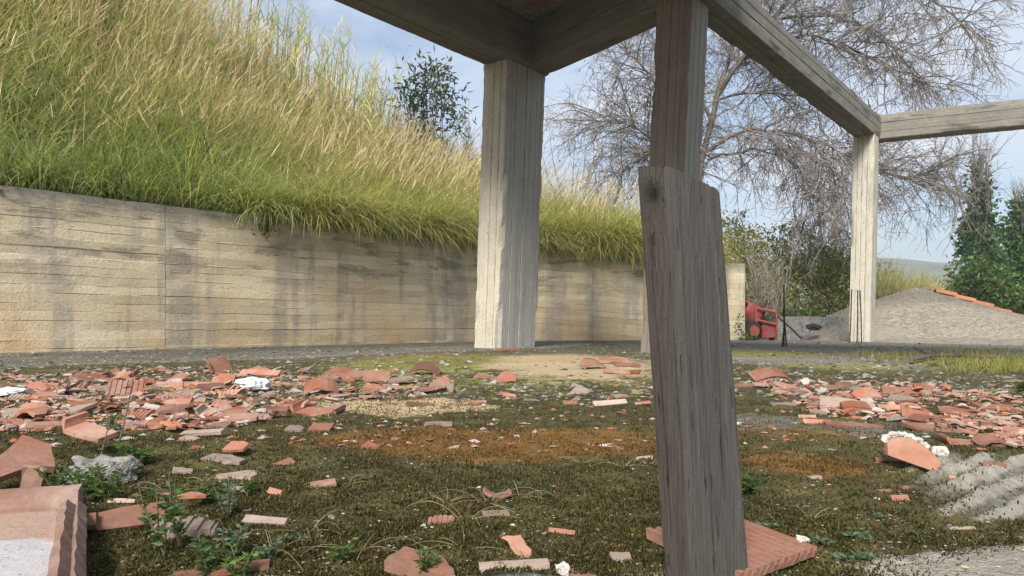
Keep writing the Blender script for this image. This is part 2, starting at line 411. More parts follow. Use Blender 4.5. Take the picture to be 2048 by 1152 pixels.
def far_hill(X, Y):
    r = np.hypot(X - 190, Y - 360)
    return -3 + 34 * np.exp(-(r / 120) ** 2) + 26 * np.exp(-((X - 20) / 170) ** 2 - ((Y - 420) / 70) ** 2) + 3 * fbm(X / 14, Y / 14, 5) - 4
V, F = grid(np.linspace(-220, 430, 90), np.linspace(250, 560, 60), far_hill)
M_FAR = mat_plain('scrub_hill', (0.10, 0.115, 0.075), 0.95, 0.5, 0.08, 0.5, c2=(0.19, 0.175, 0.12))
tag(mk('hills', V, F, M_FAR, smooth=True), kind='structure')

# ------------------------------------------------------------------ the floor slab
def zones(X, Y):
    d1 = (X - W1[0]) * N1[0] + (Y - W1[1]) * N1[1]
    def ell(cx, cy, rx, ry, e=0.5):
        r = np.hypot((X - cx) / rx, (Y - cy) / ry)
        return 1 - sm(1 - e, 1 + e, r)
    strip = sm(-2.9, -2.2, d1) * (1 - sm(0.3, 1.2, X))
    rust = np.maximum.reduce([ell(-0.02, 1.55, 0.42, 0.20), 0.85 * ell(0.52, 1.30, 0.12, 0.13), 0.7 * ell(0.62, 1.12, 0.10, 0.07), 0.50 * ell(-0.62, 5.6, 0.75, 1.5), 0.62 * ell(0.62, 1.66, 0.2, 0.13)])
    sand = np.maximum.reduce([0.92 * ell(0.36, 4.7, 0.58, 1.6, 0.7), 0.75 * ell(-0.33, 2.25, 0.33, 0.24), 0.6 * ell(1.05, 4.6, 0.3, 0.8), 0.55 * ell(-1.2, 3.0, 0.6, 0.3)])
    line = (X - 0.575) * 0.80 - (Y - 1.05) * 0.35 
    conc = np.maximum(0.82 * sm(-0.10, 0.12, line) * (1 - sm(1.30, 1.5, Y)) * (1 - 0.0 * X), ell(0.72, 0.75, 0.36, 0.07, 0.35))
    conc = np.maximum(conc, 0.52 * strip * np.exp(-((d1 + 1.45) / 0.07) ** 2) * (0.5 + 0.8 * fbm(X * 1.3, Y * 1.3, 77)))
    dirt = np.maximum.reduce([strip, ell(0.75, 1.75, 0.36, 0.30), 0.75 * ell(0.1, 1.95, 0.6, 0.2), 0.62 * sm(4.0, 7, Y), 0.95 * ell(0.62, 0.87, 0.26, 0.05), ell(1.9, 3.4, 1.3, 0.8)])
    yel = np.maximum.reduce([0.75 * ell(2.2, 6.4, 0.6, 1.0), 0.6 * ell(2.0, 4.4, 0.5, 0.5), 0.7 * ell(3.2, 4.7, 0.8, 0.9), 0.55 * ell(-0.1, 3.2, 0.8, 0.45), 0.72 * ell(-0.5, 4.9, 0.75, 1.6)])
    moss = np.clip(1.25 - 1.0 * strip - 0.62 * sm(3.0, 5.5, Y) - 0.7 * ell(0.75, 1.75, 0.36, 0.25) - 0.35 * ell(0.1, 1.95, 0.6, 0.2) - 0.5 * sm(1.0, 2.2, X), 0, 1.25)
    conc = conc * (1 - 0.8 * ell(0.60, 0.87, 0.20, 0.045, 0.4))
    moss = np.maximum(moss, 0.8 * ell(-1.4, 4.0, 1.2, 0.6))
    moss = moss * (1 - 0.9 * conc)
    sand = sand * (1 - conc)
    return moss, rust * (1 - conc), sand, dirt, yel, conc
def ridge(X, Y): return np.sin((X * -0.643 + Y * 0.766) * 2 * math.pi / 0.052 + 1.6 * fbm(X * 7, Y * 7, 9))
def slab_z(X, Y):
    X = np.asarray(X, float); Y = np.asarray(Y, float)
    mo, ru, sa, di, ye, co = zones(X, Y)
    near = 1 - sm(2.5, 6, Y)
    z = (fbm(X * 16, Y * 16, 1, 3) - 0.5) * 0.016 * np.clip(mo + ru, 0, 1) * (0.4 + 0.6 * near)
    z = z + (fbm(X * 70, Y * 70, 2, 2) - 0.5) * 0.006 * np.clip(mo + ru + di, 0, 1) * near
    z = z + (fbm(X * 3, Y * 3, 4, 3) - 0.5) * 0.02 * (0.3 + 0.7 * np.clip(mo, 0, 1)) 
    z = z + (ridge(X, Y) + 0.9 * (fbm(X * 45, Y * 45, 19, 3) - 0.5)) * 0.0088 * sm(0.2, 0.7, co) * sm(0.88, 0.94, Y) * (0.4 + 1.2 * fbm(X * 9, Y * 9, 8))
    return z - 0.004 * sm(0.80, 0.735, Y)
xs = np.sinh(np.linspace(-math.asinh(7.2 / 0.9), math.asinh(7.4 / 0.9), 620)) * 0.9
ys = np.geomspace(0.735, 11.95, 400)
V, F = grid(xs, ys, slab_z, lambda x, y: (behind(x, y) < 0.03) | (x > 3.9))
z1 = list(zones(V[:, 0], V[:, 1]))
val = sm(0.25, -0.55, ridge(V[:, 0], V[:, 1])) * sm(0.88, 0.94, V[:, 1])
z1[5] = z1[5] * (1 - 0.68 * val * (V[:, 1] < 1.6)); z1[3] = np.maximum(z1[3], 1.0 * val * (z1[5] > 0.1))
floor = mk('floor_slab', V, F, M_FLOOR, smooth=True, attrs={'zone': np.stack(z1[:3], -1), 'zone2': np.stack(z1[3:], -1)})
tag(floor, kind='structure')
g = Geo()
ex = np.linspace(-3.2, 3.4, 160)
top = [(x, 0.735 + 0.0, float(slab_z(x, 0.735))) for x in ex]
bot = [(x, 0.742 + 0.012 * float(vn(x * 30, 0, 4)), -0.24) for x in ex]
midl = [(x, 0.731 + 0.006 * float(vn(x * 40, 1, 4)), -0.012 - 0.008 * float(vn(x * 55, 2, 4))) for x in ex]
n = len(ex)
g.add(top + midl + bot, [(r * n + i + 1, r * n + i, (r + 1) * n + i, (r + 1) * n + i + 1) for r in (0, 1) for i in range(n - 1)])
tag(g.obj('slab_edge', M_ROCK, smooth=True), kind='structure')

# ------------------------------------------------------------------ retaining wall
wall = thing('retaining_wall', 'long cream retaining wall with board marks and grey streaks under the grassy bank', 'retaining wall', (-0.11, 11.5, 0))
def wall_panel(a, b, s0, s1, dz, label=None):
    """one pour: a front face of formwork boards in relief, with top, ends and back"""
    d = (b - a) / np.linalg.norm(b - a); nrm = np.array([-d[1], d[0]]); Ln = s1 - s0
    nu = max(12, int(Ln / 0.03)); U = np.linspace(s0, s1, nu)
    bw = 0.0865; zb = -0.42
    zz = [zb]; kind = [0]; bidx = [16]
    rows = []
    for k in range(23):                                            # boards counted from the top down (depth below the top)
        t0, t1 = k * bw, (k + 1) * bw
        for f_, j in ((0.0, 1), (0.05, 0), (0.5, 0), (0.95, 0)): rows.append((t0 + f_ * (t1 - t0), k, j))
    rows = [(0.0, 0, 0)] + rows
    rows = np.array(rows)
    nz = len(rows)
    offk = R.uniform(-0.003, 0.003, 24); 
    XY = a[None] + d[None] * U[:, None]
    ztop = np.array([float(wall_top(x)) for x in XY[:, 0]]) + 0.02 * (fbm(U * 2, U * 0, 6) - 0.5) + 0.0
    V = np.zeros((nz, nu, 3)); J = np.zeros((nz, nu)); B = np.zeros((nz, nu)); T = np.zeros((nz, nu)); LI = np.zeros((nz, nu))
    for r, (t, k, j) in enumerate(rows):
        k = int(k)
        sag = 0.012 * (fbm(U * 0.9, U * 0 + k * 3.3, 21) - 0.5)
        z = ztop - t + sag * (t > 0)
        o = offk[k] + 0.008 * (fbm(U * 6, z * 9, 31) - 0.5)
        dj = 0
        jo = fbm(U * 3.1, U * 0 + round(t / bw) * 7.7, 41, 3) * 1.3 - 0.15
        if j: dj = -0.005 * sm(0.5, 0.7, jo) + 0.005 * sm(0.32, 0.2, jo)
        V[r, :, 0] = XY[:, 0] - nrm[0] * (o + dj); V[r, :, 1] = XY[:, 1] - nrm[1] * (o + dj); V[r, :, 2] = z + dz * 0
        J[r] = j * sm(0.48, 0.8, jo); B[r] = k + 100 * s0; T[r] = t; LI[r] = j * sm(0.36, 0.2, jo)
    idx = np.arange(nz * nu).reshape(nz, nu)
    Fq = np.stack([idx[:-1, :-1], idx[1:, :-1], idx[1:, 1:], idx[:-1, 1:]], -1).reshape(-1, 4)
    Vf = V.reshape(-1, 3)
    back = np.stack([XY[:, 0] + nrm[0] * 0.24, XY[:, 1] + nrm[1] * 0.24, ztop - 0.01], -1); backb = back.copy(); backb[:, 2] = zb - 0.3
    n0 = len(Vf); Vall = np.concatenate([Vf, back, backb])
    bi = n0 + np.arange(nu); bbi = n0 + nu + np.arange(nu)
    Ft = np.stack([idx[0, :-1], idx[0, 1:], bi[1:], bi[:-1]], -1)
    Fb = np.stack([bi[:-1], bi[1:], bbi[1:], bbi[:-1]], -1)
    Fe = np.array([[idx[0, 0], bi[0], bbi[0], idx[-1, 0]], [idx[0, -1], idx[-1, -1], bbi[-1], bi[-1]]])
    def ext(a_, v): return np.concatenate([a_.ravel(), np.full(2 * nu, v)])
    p = mk('wall_panel', Vall - np.array(wall.location), [Fq, Ft, Fb, Fe], M_WALL, wall, smooth=False,
           attrs={'joint': ext(J, 0), 'board': ext(B, 0), 'top': ext(T, 0.0), 'lime': ext(LI, 0)})
    if label: p['label'] = label
    return p
L1 = float((WB - W1) @ WD1)
def s_at(px): t = 6.45 * 2300 / (2300 - px); return float((np.array([(px - 1024) / FPX * t, t]) - W1) @ WD1)
cuts = [-3.0, s_at(330), s_at(893), L1 + 0.02]
for i in range(3): wall_panel(W1, W1 + WD1, cuts[i] + 0.002, cuts[i + 1] - 0.002, 0)
L2 = float(np.linalg.norm(WE - WB))
for s0, s1 in ((0.0, 1.41), (1.414, 3.0), (3.004, L2)): wall_panel(WB, WE, s0, s1, 0, 'pale end section of the wall' if s1 == L2 else None)

# ------------------------------------------------------------------ the concrete frame
frame = thing('unfinished_building', 'unfinished concrete building of bare columns and beams with a piece of roof slab', 'building', (0, 7.9, 0))
def boarded(name, o, ex, ey, ez, nb, mat, sec=0.06, chip=0.012, label=None, groove=0.006, wob=0.004, parent=None, seed=0):
    """a member cast in boards: o corner, ex / ey the sides of its section, ez its length; nb boards per side"""
    o, ex, ey, ez = (np.asarray(v, float) for v in (o, ex, ey, ez))
    lx, ly, lz = (np.linalg.norm(v) for v in (ex, ey, ez)); ux, uy, uz = ex / lx, ey / ly, ez / lz
    rr = np.random.default_rng(100 + seed)
    pts = []                                                       # x, y in section, normal (nx, ny), board, joint
    sides = [((0, 0), (1, 0), (0, -1), lx, nb[0]), ((1, 0), (1, 1), (1, 0), ly, nb[1]), ((1, 1), (0, 1), (0, 1), lx, nb[2 % len(nb)]), ((0, 1), (0, 0), (-1, 0), ly, nb[3 % len(nb)])]
    bn = 0
    for (a, b, nr, ln, k) in sides:
        ch = 0.012 / ln
        e = np.sort(np.concatenate([[ch], (np.arange(1, k) + rr.uniform(-0.22, 0.22, k - 1)) / k, [1 - ch]]))
        for i in range(k):
            bn += 1; of = rr.uniform(-0.005, 0.005); gw = 0.006 / ln
            for t, off, j in ((e[i] + (gw if i else 0), of, 0), (e[i] * 0.5 + e[i + 1] * 0.5, of, 0), (e[i + 1] - (gw if i < k - 1 else 0), of, 0)):
                pts.append((a[0] + (b[0] - a[0]) * t, a[1] + (b[1] - a[1]) * t, *nr, off, bn, j))
            if i < k - 1:
                t = e[i + 1]; pts.append((a[0] + (b[0] - a[0]) * t, a[1] + (b[1] - a[1]) * t, *nr, -groove * rr.uniform(0.3, 1.6), bn, 1))
    pts = np.array(pts); K = len(pts)
    ns = max(6, int(lz / sec)); S = np.linspace(0, 1, ns + 1)
    corner = np.abs(np.abs(pts[:, 0] - 0.5) - 0.5) * lx + np.abs(np.abs(pts[:, 1] - 0.5) - 0.5) * ly
    isc = corner < 0.013
    V = np.zeros((ns + 1, K, 3)); LOC = np.zeros((ns + 1, K, 3)); J = np.zeros((ns + 1, K)); B = np.zeros((ns + 1, K))
    for q, s in enumerate(S):
        w = wob * 2 * (fbm(pts[:, 5] * 3.1 + pts[:, 0] * 2, s * lz * 2.5 + seed * 9 + pts[:, 1] * 2, 51) - 0.5)
        ck = np.where(isc, -chip * (np.maximum(0, vn(s * lz * 3.2 + 0 * pts[:, 0], np.round(pts[:, 0]) * 5 + np.round(pts[:, 1]) * 11 + seed, 61) - 0.72) * 4 + 0.22 * vn(s * lz * 17, np.round(pts[:, 0]) * 5 + np.round(pts[:, 1]) * 11 + seed, 62)), 0)
        off = pts[:, 4] + w + ck
        px = pts[:, 0] * lx + pts[:, 2] * off; py = pts[:, 1] * ly + pts[:, 3] * off
        px = np.where(isc, px + np.sign(0.5 - pts[:, 0]) * -ck * 0.7, px); py = np.where(isc, py + np.sign(0.5 - pts[:, 1]) * -ck * 0.7, py)
        V[q] = o + px[:, None] * ux + py[:, None] * uy + s * ez
        LOC[q] = np.stack([px + seed * 3.7, py, np.full(K, s * lz)], -1); J[q] = pts[:, 6]; B[q] = pts[:, 5] + seed * 31
    i = np.arange((ns + 1) * K).reshape(ns + 1, K); i2 = np.roll(i, -1, 1)
    F = [list(f) for f in np.stack([i[:-1], i2[:-1], i2[1:], i[1:]], -1).reshape(-1, 4)]
    F += [list(i[0][::-1]), list(i[-1])]
    if np.dot(np.cross(ux, uy), uz) < 0: F = [f[::-1] for f in F]
    par = parent or frame
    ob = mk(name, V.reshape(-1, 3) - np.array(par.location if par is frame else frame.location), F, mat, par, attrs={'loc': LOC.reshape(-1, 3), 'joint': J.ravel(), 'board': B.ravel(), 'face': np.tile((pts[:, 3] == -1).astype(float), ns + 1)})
    if label: ob['label'] = label
    return ob
CA = np.array([0.626, 0.780, 0]); CL = np.array([-0.780, 0.626, 0])   # along beams A and C; across them
def column(px0, px1, Y, wl, wr, ztop, nb, seed, label, chip=0.012, mat=None):
    X0, X1 = (px0 - 1024) / FPX * Y, (px1 - 1024) / FPX * Y
    o = np.array([X0, Y, -0.06]); ez = np.array([(X1 - X0) * (ztop + 0.06) / 3.1, 0, ztop + 0.06])
    return boarded('column', o, CA * wr, CL * wl, ez, nb, mat or M_COL, 0.05, chip, label, seed=seed, wob=0.005)
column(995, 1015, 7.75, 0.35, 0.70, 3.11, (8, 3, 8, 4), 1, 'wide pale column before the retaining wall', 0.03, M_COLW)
column(1352, 1386, 6.27, 0.36, 0.34, 3.86, (4, 4, 4, 5), 2, 'brown stained column with painted shade behind the wooden post', 0.02, M_COLB)
col3 = column(1739, 1748, 10.83, 0.30, 0.35, 3.11, (4, 4, 4, 4), 3, 'far slender column by the gravel pile')
Bd = np.array([0.585, -0.811, 0]); Bn = np.array([-0.811, -0.585, 0])
a0 = np.array([0.413, 8.36, 0]) 
ainn = np.array([0.199, 8.02, 0])                                     # inner corner of beams A and B
Aout = np.array([-0.323, 7.95, 0])
tA = float((a0 - Aout) @ CA) - 0.06
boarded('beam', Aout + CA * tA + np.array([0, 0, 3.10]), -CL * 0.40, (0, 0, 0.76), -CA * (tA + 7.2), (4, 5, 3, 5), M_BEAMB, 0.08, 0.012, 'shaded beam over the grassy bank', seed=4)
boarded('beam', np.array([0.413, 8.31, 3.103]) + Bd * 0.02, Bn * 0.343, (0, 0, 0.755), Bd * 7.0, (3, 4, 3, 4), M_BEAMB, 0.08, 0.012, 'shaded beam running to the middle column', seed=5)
Cf = np.array([1.82, 6.42, 3.098]); CD = np.array([0.633, 0.774, 0]); CN = np.array([-0.774, 0.633, 0])
lenC = float((np.array([5.63, 11.1, 3.098]) - Cf) @ CD) + 0.33
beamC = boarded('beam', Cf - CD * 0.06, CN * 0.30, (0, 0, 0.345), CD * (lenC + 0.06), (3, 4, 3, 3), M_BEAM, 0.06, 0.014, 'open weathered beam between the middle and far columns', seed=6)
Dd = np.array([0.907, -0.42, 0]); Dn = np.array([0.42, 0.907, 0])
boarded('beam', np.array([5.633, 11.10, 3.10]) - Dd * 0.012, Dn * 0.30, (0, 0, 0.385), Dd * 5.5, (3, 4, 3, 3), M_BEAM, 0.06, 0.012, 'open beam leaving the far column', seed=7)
for i, (dx, dy, hh) in enumerate(((-0.03, 0.05, 0.28), (0.015, 0.10, 0.20), (-0.09, 0.16, 0.24))):   # bars left on top of the far column
    g = Geo(); b = np.array([5.46 + dx, 10.98 + dy, 3.42])
    g.tube([b, b + [0.004, 0, hh * 0.6], b + [0.012 * (i - 1), 0.01, hh]], 0.007, 6)
    g.V = [v - np.array(frame.location) for v in g.V]
    mk('rebar', np.concatenate(g.V), g.F, M_REBAR, beamC)
# roof slab over the near bay with its hollow blocks showing underneath
c0 = ainn + np.array([0, 0, 3.59])
sl = Geo()
q = [c0 - CA * 0.0, c0 + Bd * 6.6, c0 + Bd * 6.6 - CA * 2.8, c0 - CA * 2.8]  # reach past the view sized for its shade on the columns
off = -(CA * 0.01)
sl.add([p + off for p in q] + [p + off + np.array([0, 0, 0.255]) for p in q], [(0, 1, 2, 3), (7, 6, 5, 4), (1, 0, 4, 5), (2, 1, 5, 6), (3, 2, 6, 7), (0, 3, 7, 4)])
slab = sl.obj('roof_slab', M_ROCK, frame)
blk = None
for i in range(10):
    for j in range(5):
        g = Geo(); c = c0 + Bd * (0.30 + i * 0.62 + 0.25) - CA * (0.16 + j * 0.42 + 0.2) + np.array([0, 0, -0.012])
        if blk is None:
            e1, e2 = Bd * 0.25, -CA * 0.2
            pts = [-e1 - e2, e1 - e2, e1 + e2, -e1 + e2]
            blk = mk('ceiling_block', np.array(pts + [p + np.array([0, 0, 0.02]) for p in pts]), [[3, 2, 1, 0], [0, 1, 5, 4], [1, 2, 6, 5], [2, 3, 7, 6], [3, 0, 4, 7]], M_T['b'], slab)
            o = blk
        else:
            o = blk.copy(); COL.objects.link(o)
        o.location = c - np.array(frame.location)

# ------------------------------------------------------------------ gravel pile, roof behind it, low wall
def pile_z(X, Y):
    r = np.hypot((X - 7.9) / np.where(X > 7.9, 0.86, 0.92), (Y - 14.2))
    z = 1.02 * np.maximum(0, 1 - r / 3.1) ** 0.92
    r2 = np.hypot((X - 10.2) / 1.6, (Y - 14.6))
    z = np.maximum(z, 0.30 * np.maximum(0, 1 - r2 / 3.0))
    r3 = np.hypot((X - 6.6) / 1.8, (Y - 10.6) / 2.6)
    z = np.maximum(z, 0.12 * np.maximum(0, 1 - r3) ** 0.8 - 0.02)
    z = z + 0.06 * (fbm(X * 2.2, Y * 2.2, 15) - 0.5) * sm(0, 0.3, z) + 0.04 * (fbm(X * 9, Y * 9, 16, 2) - 0.5)
    return z - 0.035
V, F = grid(np.linspace(4.6, 15, 210), np.linspace(7.6, 18, 190), pile_z, lambda x, y: pile_z(x, y) > -0.075)
tag(mk('gravel_pile', V, F, M_GRAVEL, smooth=True), 'big heap of grey gravel beyond the far column', 'gravel pile')

roof = thing('tiled_roof', 'low roof of orange clay tiles sloping down behind the gravel heap', 'roof', P(1880, 660, 16.6))
ra, rb = P(1872, 582, 16.6), P(2160, 676, 16.6)
rdir = (rb - ra) / np.linalg.norm(rb - ra); rdep = np.array([0.25, 0.97, 0]); rn = np.cross(rdir, rdep); rn /= np.linalg.norm(rn)
if rn[2] < 0: rn = -rn
g = Geo()
q = [ra, rb, rb + rdep * 2.6, ra + rdep * 2.6]; q = [p - rn * 0.03 for p in q]
g.add(q + [p * np.array([1, 1, 0]) + np.array([0, 0, -0.3]) for p in q], [(0, 1, 2, 3), (1, 0, 4, 5), (2, 1, 5, 6), (3, 2, 6, 7), (0, 3, 7, 4)])
g.obj('roof_base', M_ROCK, roof)
tl = 0.44; rlen = np.linalg.norm(rb - ra)
base = None
for j in range(6):
    for i in range(int(rlen / tl) + 1):
        if base is None:
            prof = [(-0.21, 0.0), (-0.19, 0.05), (-0.12, 0.075), (-0.05, 0.05), (0.0, 0.012), (0.14, 0.012), (0.20, 0.012)]
            pts = []
            for e, lift in ((0.0, 0.05), (tl + 0.05, 0.0)):
                for (w, h) in prof: pts.append(rdir * e + rdep * w + rn * (h + 0.05 - lift))
            for e, lift in ((0.0, 0.05), (tl + 0.05, 0.0)):
                for (w, h) in prof: pts.append(rdir * e + rdep * w + rn * (h + 0.05 - lift - 0.018))
            k = len(prof); Fc = []
            for a in range(k - 1):
                Fc += [[a, a + 1, k + a + 1, k + a], [2 * k + a + 1, 2 * k + a, 3 * k + a, 3 * k + a + 1], [a + 1, a, 2 * k + a, 2 * k + a + 1], [k + a, k + a + 1, 3 * k + a + 1, 3 * k + a]]
            Fc += [[0, k, 3 * k, 2 * k], [2 * k - 1, k - 1, 3 * k - 1, 4 * k - 1]]
            base = mk('roof_tile', np.array(pts), Fc, mat_terra('roof_terracotta', (0.50, 0.17, 0.085), (0.46, 0.20, 0.11), 0.25, 0.15), roof); o = base
        else: o = base.copy(); COL.objects.link(o)
        o.location = ra + rdir * (i * tl) + rdep * (0.21 + j * 0.415) + rn * 0.008 * ((i * 7 + j * 3) % 3) - np.array(roof.location)

g = Geo()
pa, pb = P(1556, 680, 12.9), P(1700, 680, 13.4)
ns = 26; f0 = pa + (pb - pa) * np.linspace(0, 1, ns)[:, None]
tz = 0.40 + 0.05 * (fbm(np.arange(ns) * 0.6, np.zeros(ns), 71) - 0.5)
dn = np.array([-0.05, 0.32, 0])
pts = []
for r in range(4):
    for i in range(ns):
        p = f0[i].copy(); p[2] = -0.15 if r in (0, 3) else tz[i]
        if r >= 2: p = p + dn
        p[1] += 0.02 * vn(i * 0.9, r * 3.0, 72); pts.append(p)
g.add(pts, [(r * ns + i, r * ns + i + 1, (r + 1) * ns + i + 1, (r + 1) * ns + i) for r in range(3) for i in range(ns - 1)] + [(0, ns, 2 * ns, 3 * ns), (4 * ns - 1, 3 * ns - 1, 2 * ns - 1, ns - 1)])
tag(g.obj('low_wall', M_ROCK, loc=f0[ns // 2] * np.array([1, 1, 0])), 'low grey rubble wall behind the bent rebars', 'low wall')

def lump(name, c, sx, sy, sz, mat, seed, nu=20, nv=12, rough=0.35, flat=0.35, yaw=0, parent=None):
    """a rough stone-like lump resting at c"""
    th = np.linspace(0, 2 * math.pi, nu, endpoint=False); ph = np.linspace(0, math.pi, nv)
    V = []
    for b in ph:
        for a in th:
            x, y, z = math.sin(b) * math.cos(a), math.sin(b) * math.sin(a), math.cos(b)
            r = 1 + rough * (float(fbm(x * 1.7 + seed * 5 + z, y * 1.7 + z * 0.7, seed, 4)) - 0.5) * 2
            m = max(abs(x), abs(y), abs(z)) ** flat
            V.append((x * r / m * sx, y * r / m * sy, z * r / m * sz))
    V = np.array(V); V[:, 2] -= V[:, 2].min()
    ca, sa = math.cos(yaw), math.sin(yaw)
    V[:, :2] = np.stack([V[:, 0] * ca - V[:, 1] * sa, V[:, 0] * sa + V[:, 1] * ca], -1)
    F = [(r * nu + i, r * nu + (i + 1) % nu, (r + 1) * nu + (i + 1) % nu, (r + 1) * nu + i) for r in range(nv - 1) for i in range(nu)]
    F = [f[::-1] for f in F]
    return mk(name, V, F, mat, parent, smooth=True, loc=c)
def crumple(name, c, sx, sy, sz, mat, seed, yaw=0):
    o = lump(name, c, sx, sy, sz, mat, seed, 22, 14, 0.75, 0.1, yaw)
    for p in o.data.polygons: p.use_smooth = False
    return o
tag(crumple('plastic_sheet', P(1626, 661, 12.75), 0.15, 0.1, 0.05, M_BLACK, 3), 'black plastic sheet bunched on the low grey wall', 'plastic sheet')

# ------------------------------------------------------------------ concrete mixer behind the end of the wall
mx = thing('concrete_mixer', 'red concrete mixer standing just past the end of the retaining wall', 'concrete mixer', P(1525, 680, 13.2) * np.array([1, 1, 0]) + np.array([0, 0, -0.09]))
Y0 = 13.2
def rev(prof, c, axis, n=20):
    axis = np.array(axis, float); axis /= np.linalg.norm(axis)
    a = np.cross(axis, [0, 0, 1.0]); a /= np.linalg.norm(a); b = np.cross(a, axis)
    V = [np.array(c) + axis * t + r * (a * math.cos(2 * math.pi * i / n) + b * math.sin(2 * math.pi * i / n)) for (t, r) in prof for i in range(n)]
    k = len(prof)
    F = [(q * n + i, q * n + (i + 1) % n, (q + 1) * n + (i + 1) % n, (q + 1) * n + i) for q in range(k - 1) for i in range(n)]
    return V, F
g = Geo(); g.add(*rev([(-0.30, 0.001), (-0.30, 0.14), (-0.24, 0.20), (-0.06, 0.245), (0.02, 0.25), (0.05, 0.245), (0.22, 0.17), (0.30, 0.13), (0.30, 0.11), (0.20, 0.10), (0.0, 0.001)], P(1500, 632, Y0), (-0.45, -0.35, 0.42)))
drum = g.obj('drum', M_RED, mx, True)
g = Geo(); g.add(*rev([(-0.03, 0.252), (-0.03, 0.272), (0.01, 0.272), (0.01, 0.252)], P(1500, 632, Y0), (-0.45, -0.35, 0.42), 28)); g.V = [v - np.array(mx.location) for v in g.V]
mk('drum_ring', np.concatenate(g.V), g.F, M_BLACK, drum)
for pts in ([(1512, 616), (1553, 625)], [(1553, 625), (1555, 676)], [(1514, 640), (1553, 649)], [(1512, 616), (1514, 676)]):
    for dy in (0.0,):
        g = Geo(); g.tube([P(x, y, Y0 - 0.25) for x, y in pts], 0.024, 6); g.obj('frame_bar', M_REDF, mx)
for pts in ([(1530, 619), (1552, 622)], [(1552, 622), (1553, 676)]):
    g = Geo(); g.tube([P(x, y, Y0 + 0.25) for x, y in pts], 0.022, 6); g.obj('frame_bar', M_REDF, mx)
g = Geo(); c = P(1533, 678, Y0 - 0.05)
pts = []
for dy in (-0.17, 0.17):
    for (x, y) in ((1516, 676), (1551, 674), (1551, 652), (1540, 648), (1526, 645), (1517, 652)):
        p = P(x, y, Y0 - 0.05); p[1] += dy; pts.append(p)
g.add(pts, [(5, 4, 3, 2, 1, 0), (6, 7, 8, 9, 10, 11)] + [(i, (i + 1) % 6, 6 + (i + 1) % 6, 6 + i) for i in range(6)])
g.obj('motor_housing', M_RED, mx)
g = Geo(); g.add(*rev([(-0.06, 0.001), (-0.06, 0.16), (-0.03, 0.18), (0.03, 0.18), (0.06, 0.16), (0.06, 0.001)], P(1505, 662, Y0 - 0.3) , (0.25, -1, 0))); wl = g.obj('wheel', M_BLACK, mx, True)
g = Geo(); g.add(*rev([(-0.065, 0.001), (-0.065, 0.10), (0.065, 0.10), (0.065, 0.001)], P(1505, 662, Y0 - 0.3), (0.25, -1, 0))); g.V = [v - np.array(mx.location) for v in g.V]; mk('wheel_hub', np.concatenate(g.V), g.F, M_REDF, wl)
g = Geo(); g.box(P(1558, 674, Y0 - 0.1), 0.09, 0.12, 0.26); g.obj('switch_box', M_BLACK, mx)

# ------------------------------------------------------------------ rebars standing in the floor
def rebar(pts, label, r=0.008, grp='rebars standing in the floor'):
    g = Geo(); pts = [np.asarray(p, float) for p in pts]
    n = 16; path = []
    for t in np.linspace(0, 1, n):
        i = min(int(t * (len(pts) - 1)), len(pts) - 2); f = t * (len(pts) - 1) - i
        path.append(pts[i] * (1 - f) + pts[i + 1] * f)
    g.tube(path, [r * (1.12 if k % 2 else 0.92) for k in range(n)], 7)
    b = pts[0].copy(); b[2] = 0
    return tag(g.obj('rebar', M_REBAR, loc=b), label, 'rebar', grp)
def up(px, py, pyt, lean=0.0):
    b = G(px, py); b[2] = -0.02; t = P(px, pyt, b[1]); t[0] += lean
    return [b, (b + t) / 2 + np.array([0.004, 0, 0]), t]
rebar(up(1699, 686, 579, 0.03), 'leftmost of three straight rebars before the far column')
rebar(up(1714, 686, 580, 0.01), 'middle of three straight rebars before the far column')
rebar(up(1723, 686, 581, -0.02), 'rightmost of three straight rebars before the far column')
yb = G(1568, 694)[1]
rebar([P(1568, 694, yb), P(1568, 630, yb), P(1568, 569, yb)], 'tallest rebar of the dark cluster right of the wooden post')
rebar([P(1564, 694, yb), P(1568, 655, yb), P(1569, 612, yb)], 'rebar leaning right in the dark cluster right of the wooden post')
rebar([P(1573, 693, yb), P(1570, 655, yb), P(1567, 618, yb)], 'rebar leaning left in the dark cluster right of the wooden post')
rebar([P(1603, 677, 11.7), P(1580, 655, 11.7), P(1556, 634, 11.7)], 'long dark bar leaning across the low wall and mixer', 0.014)

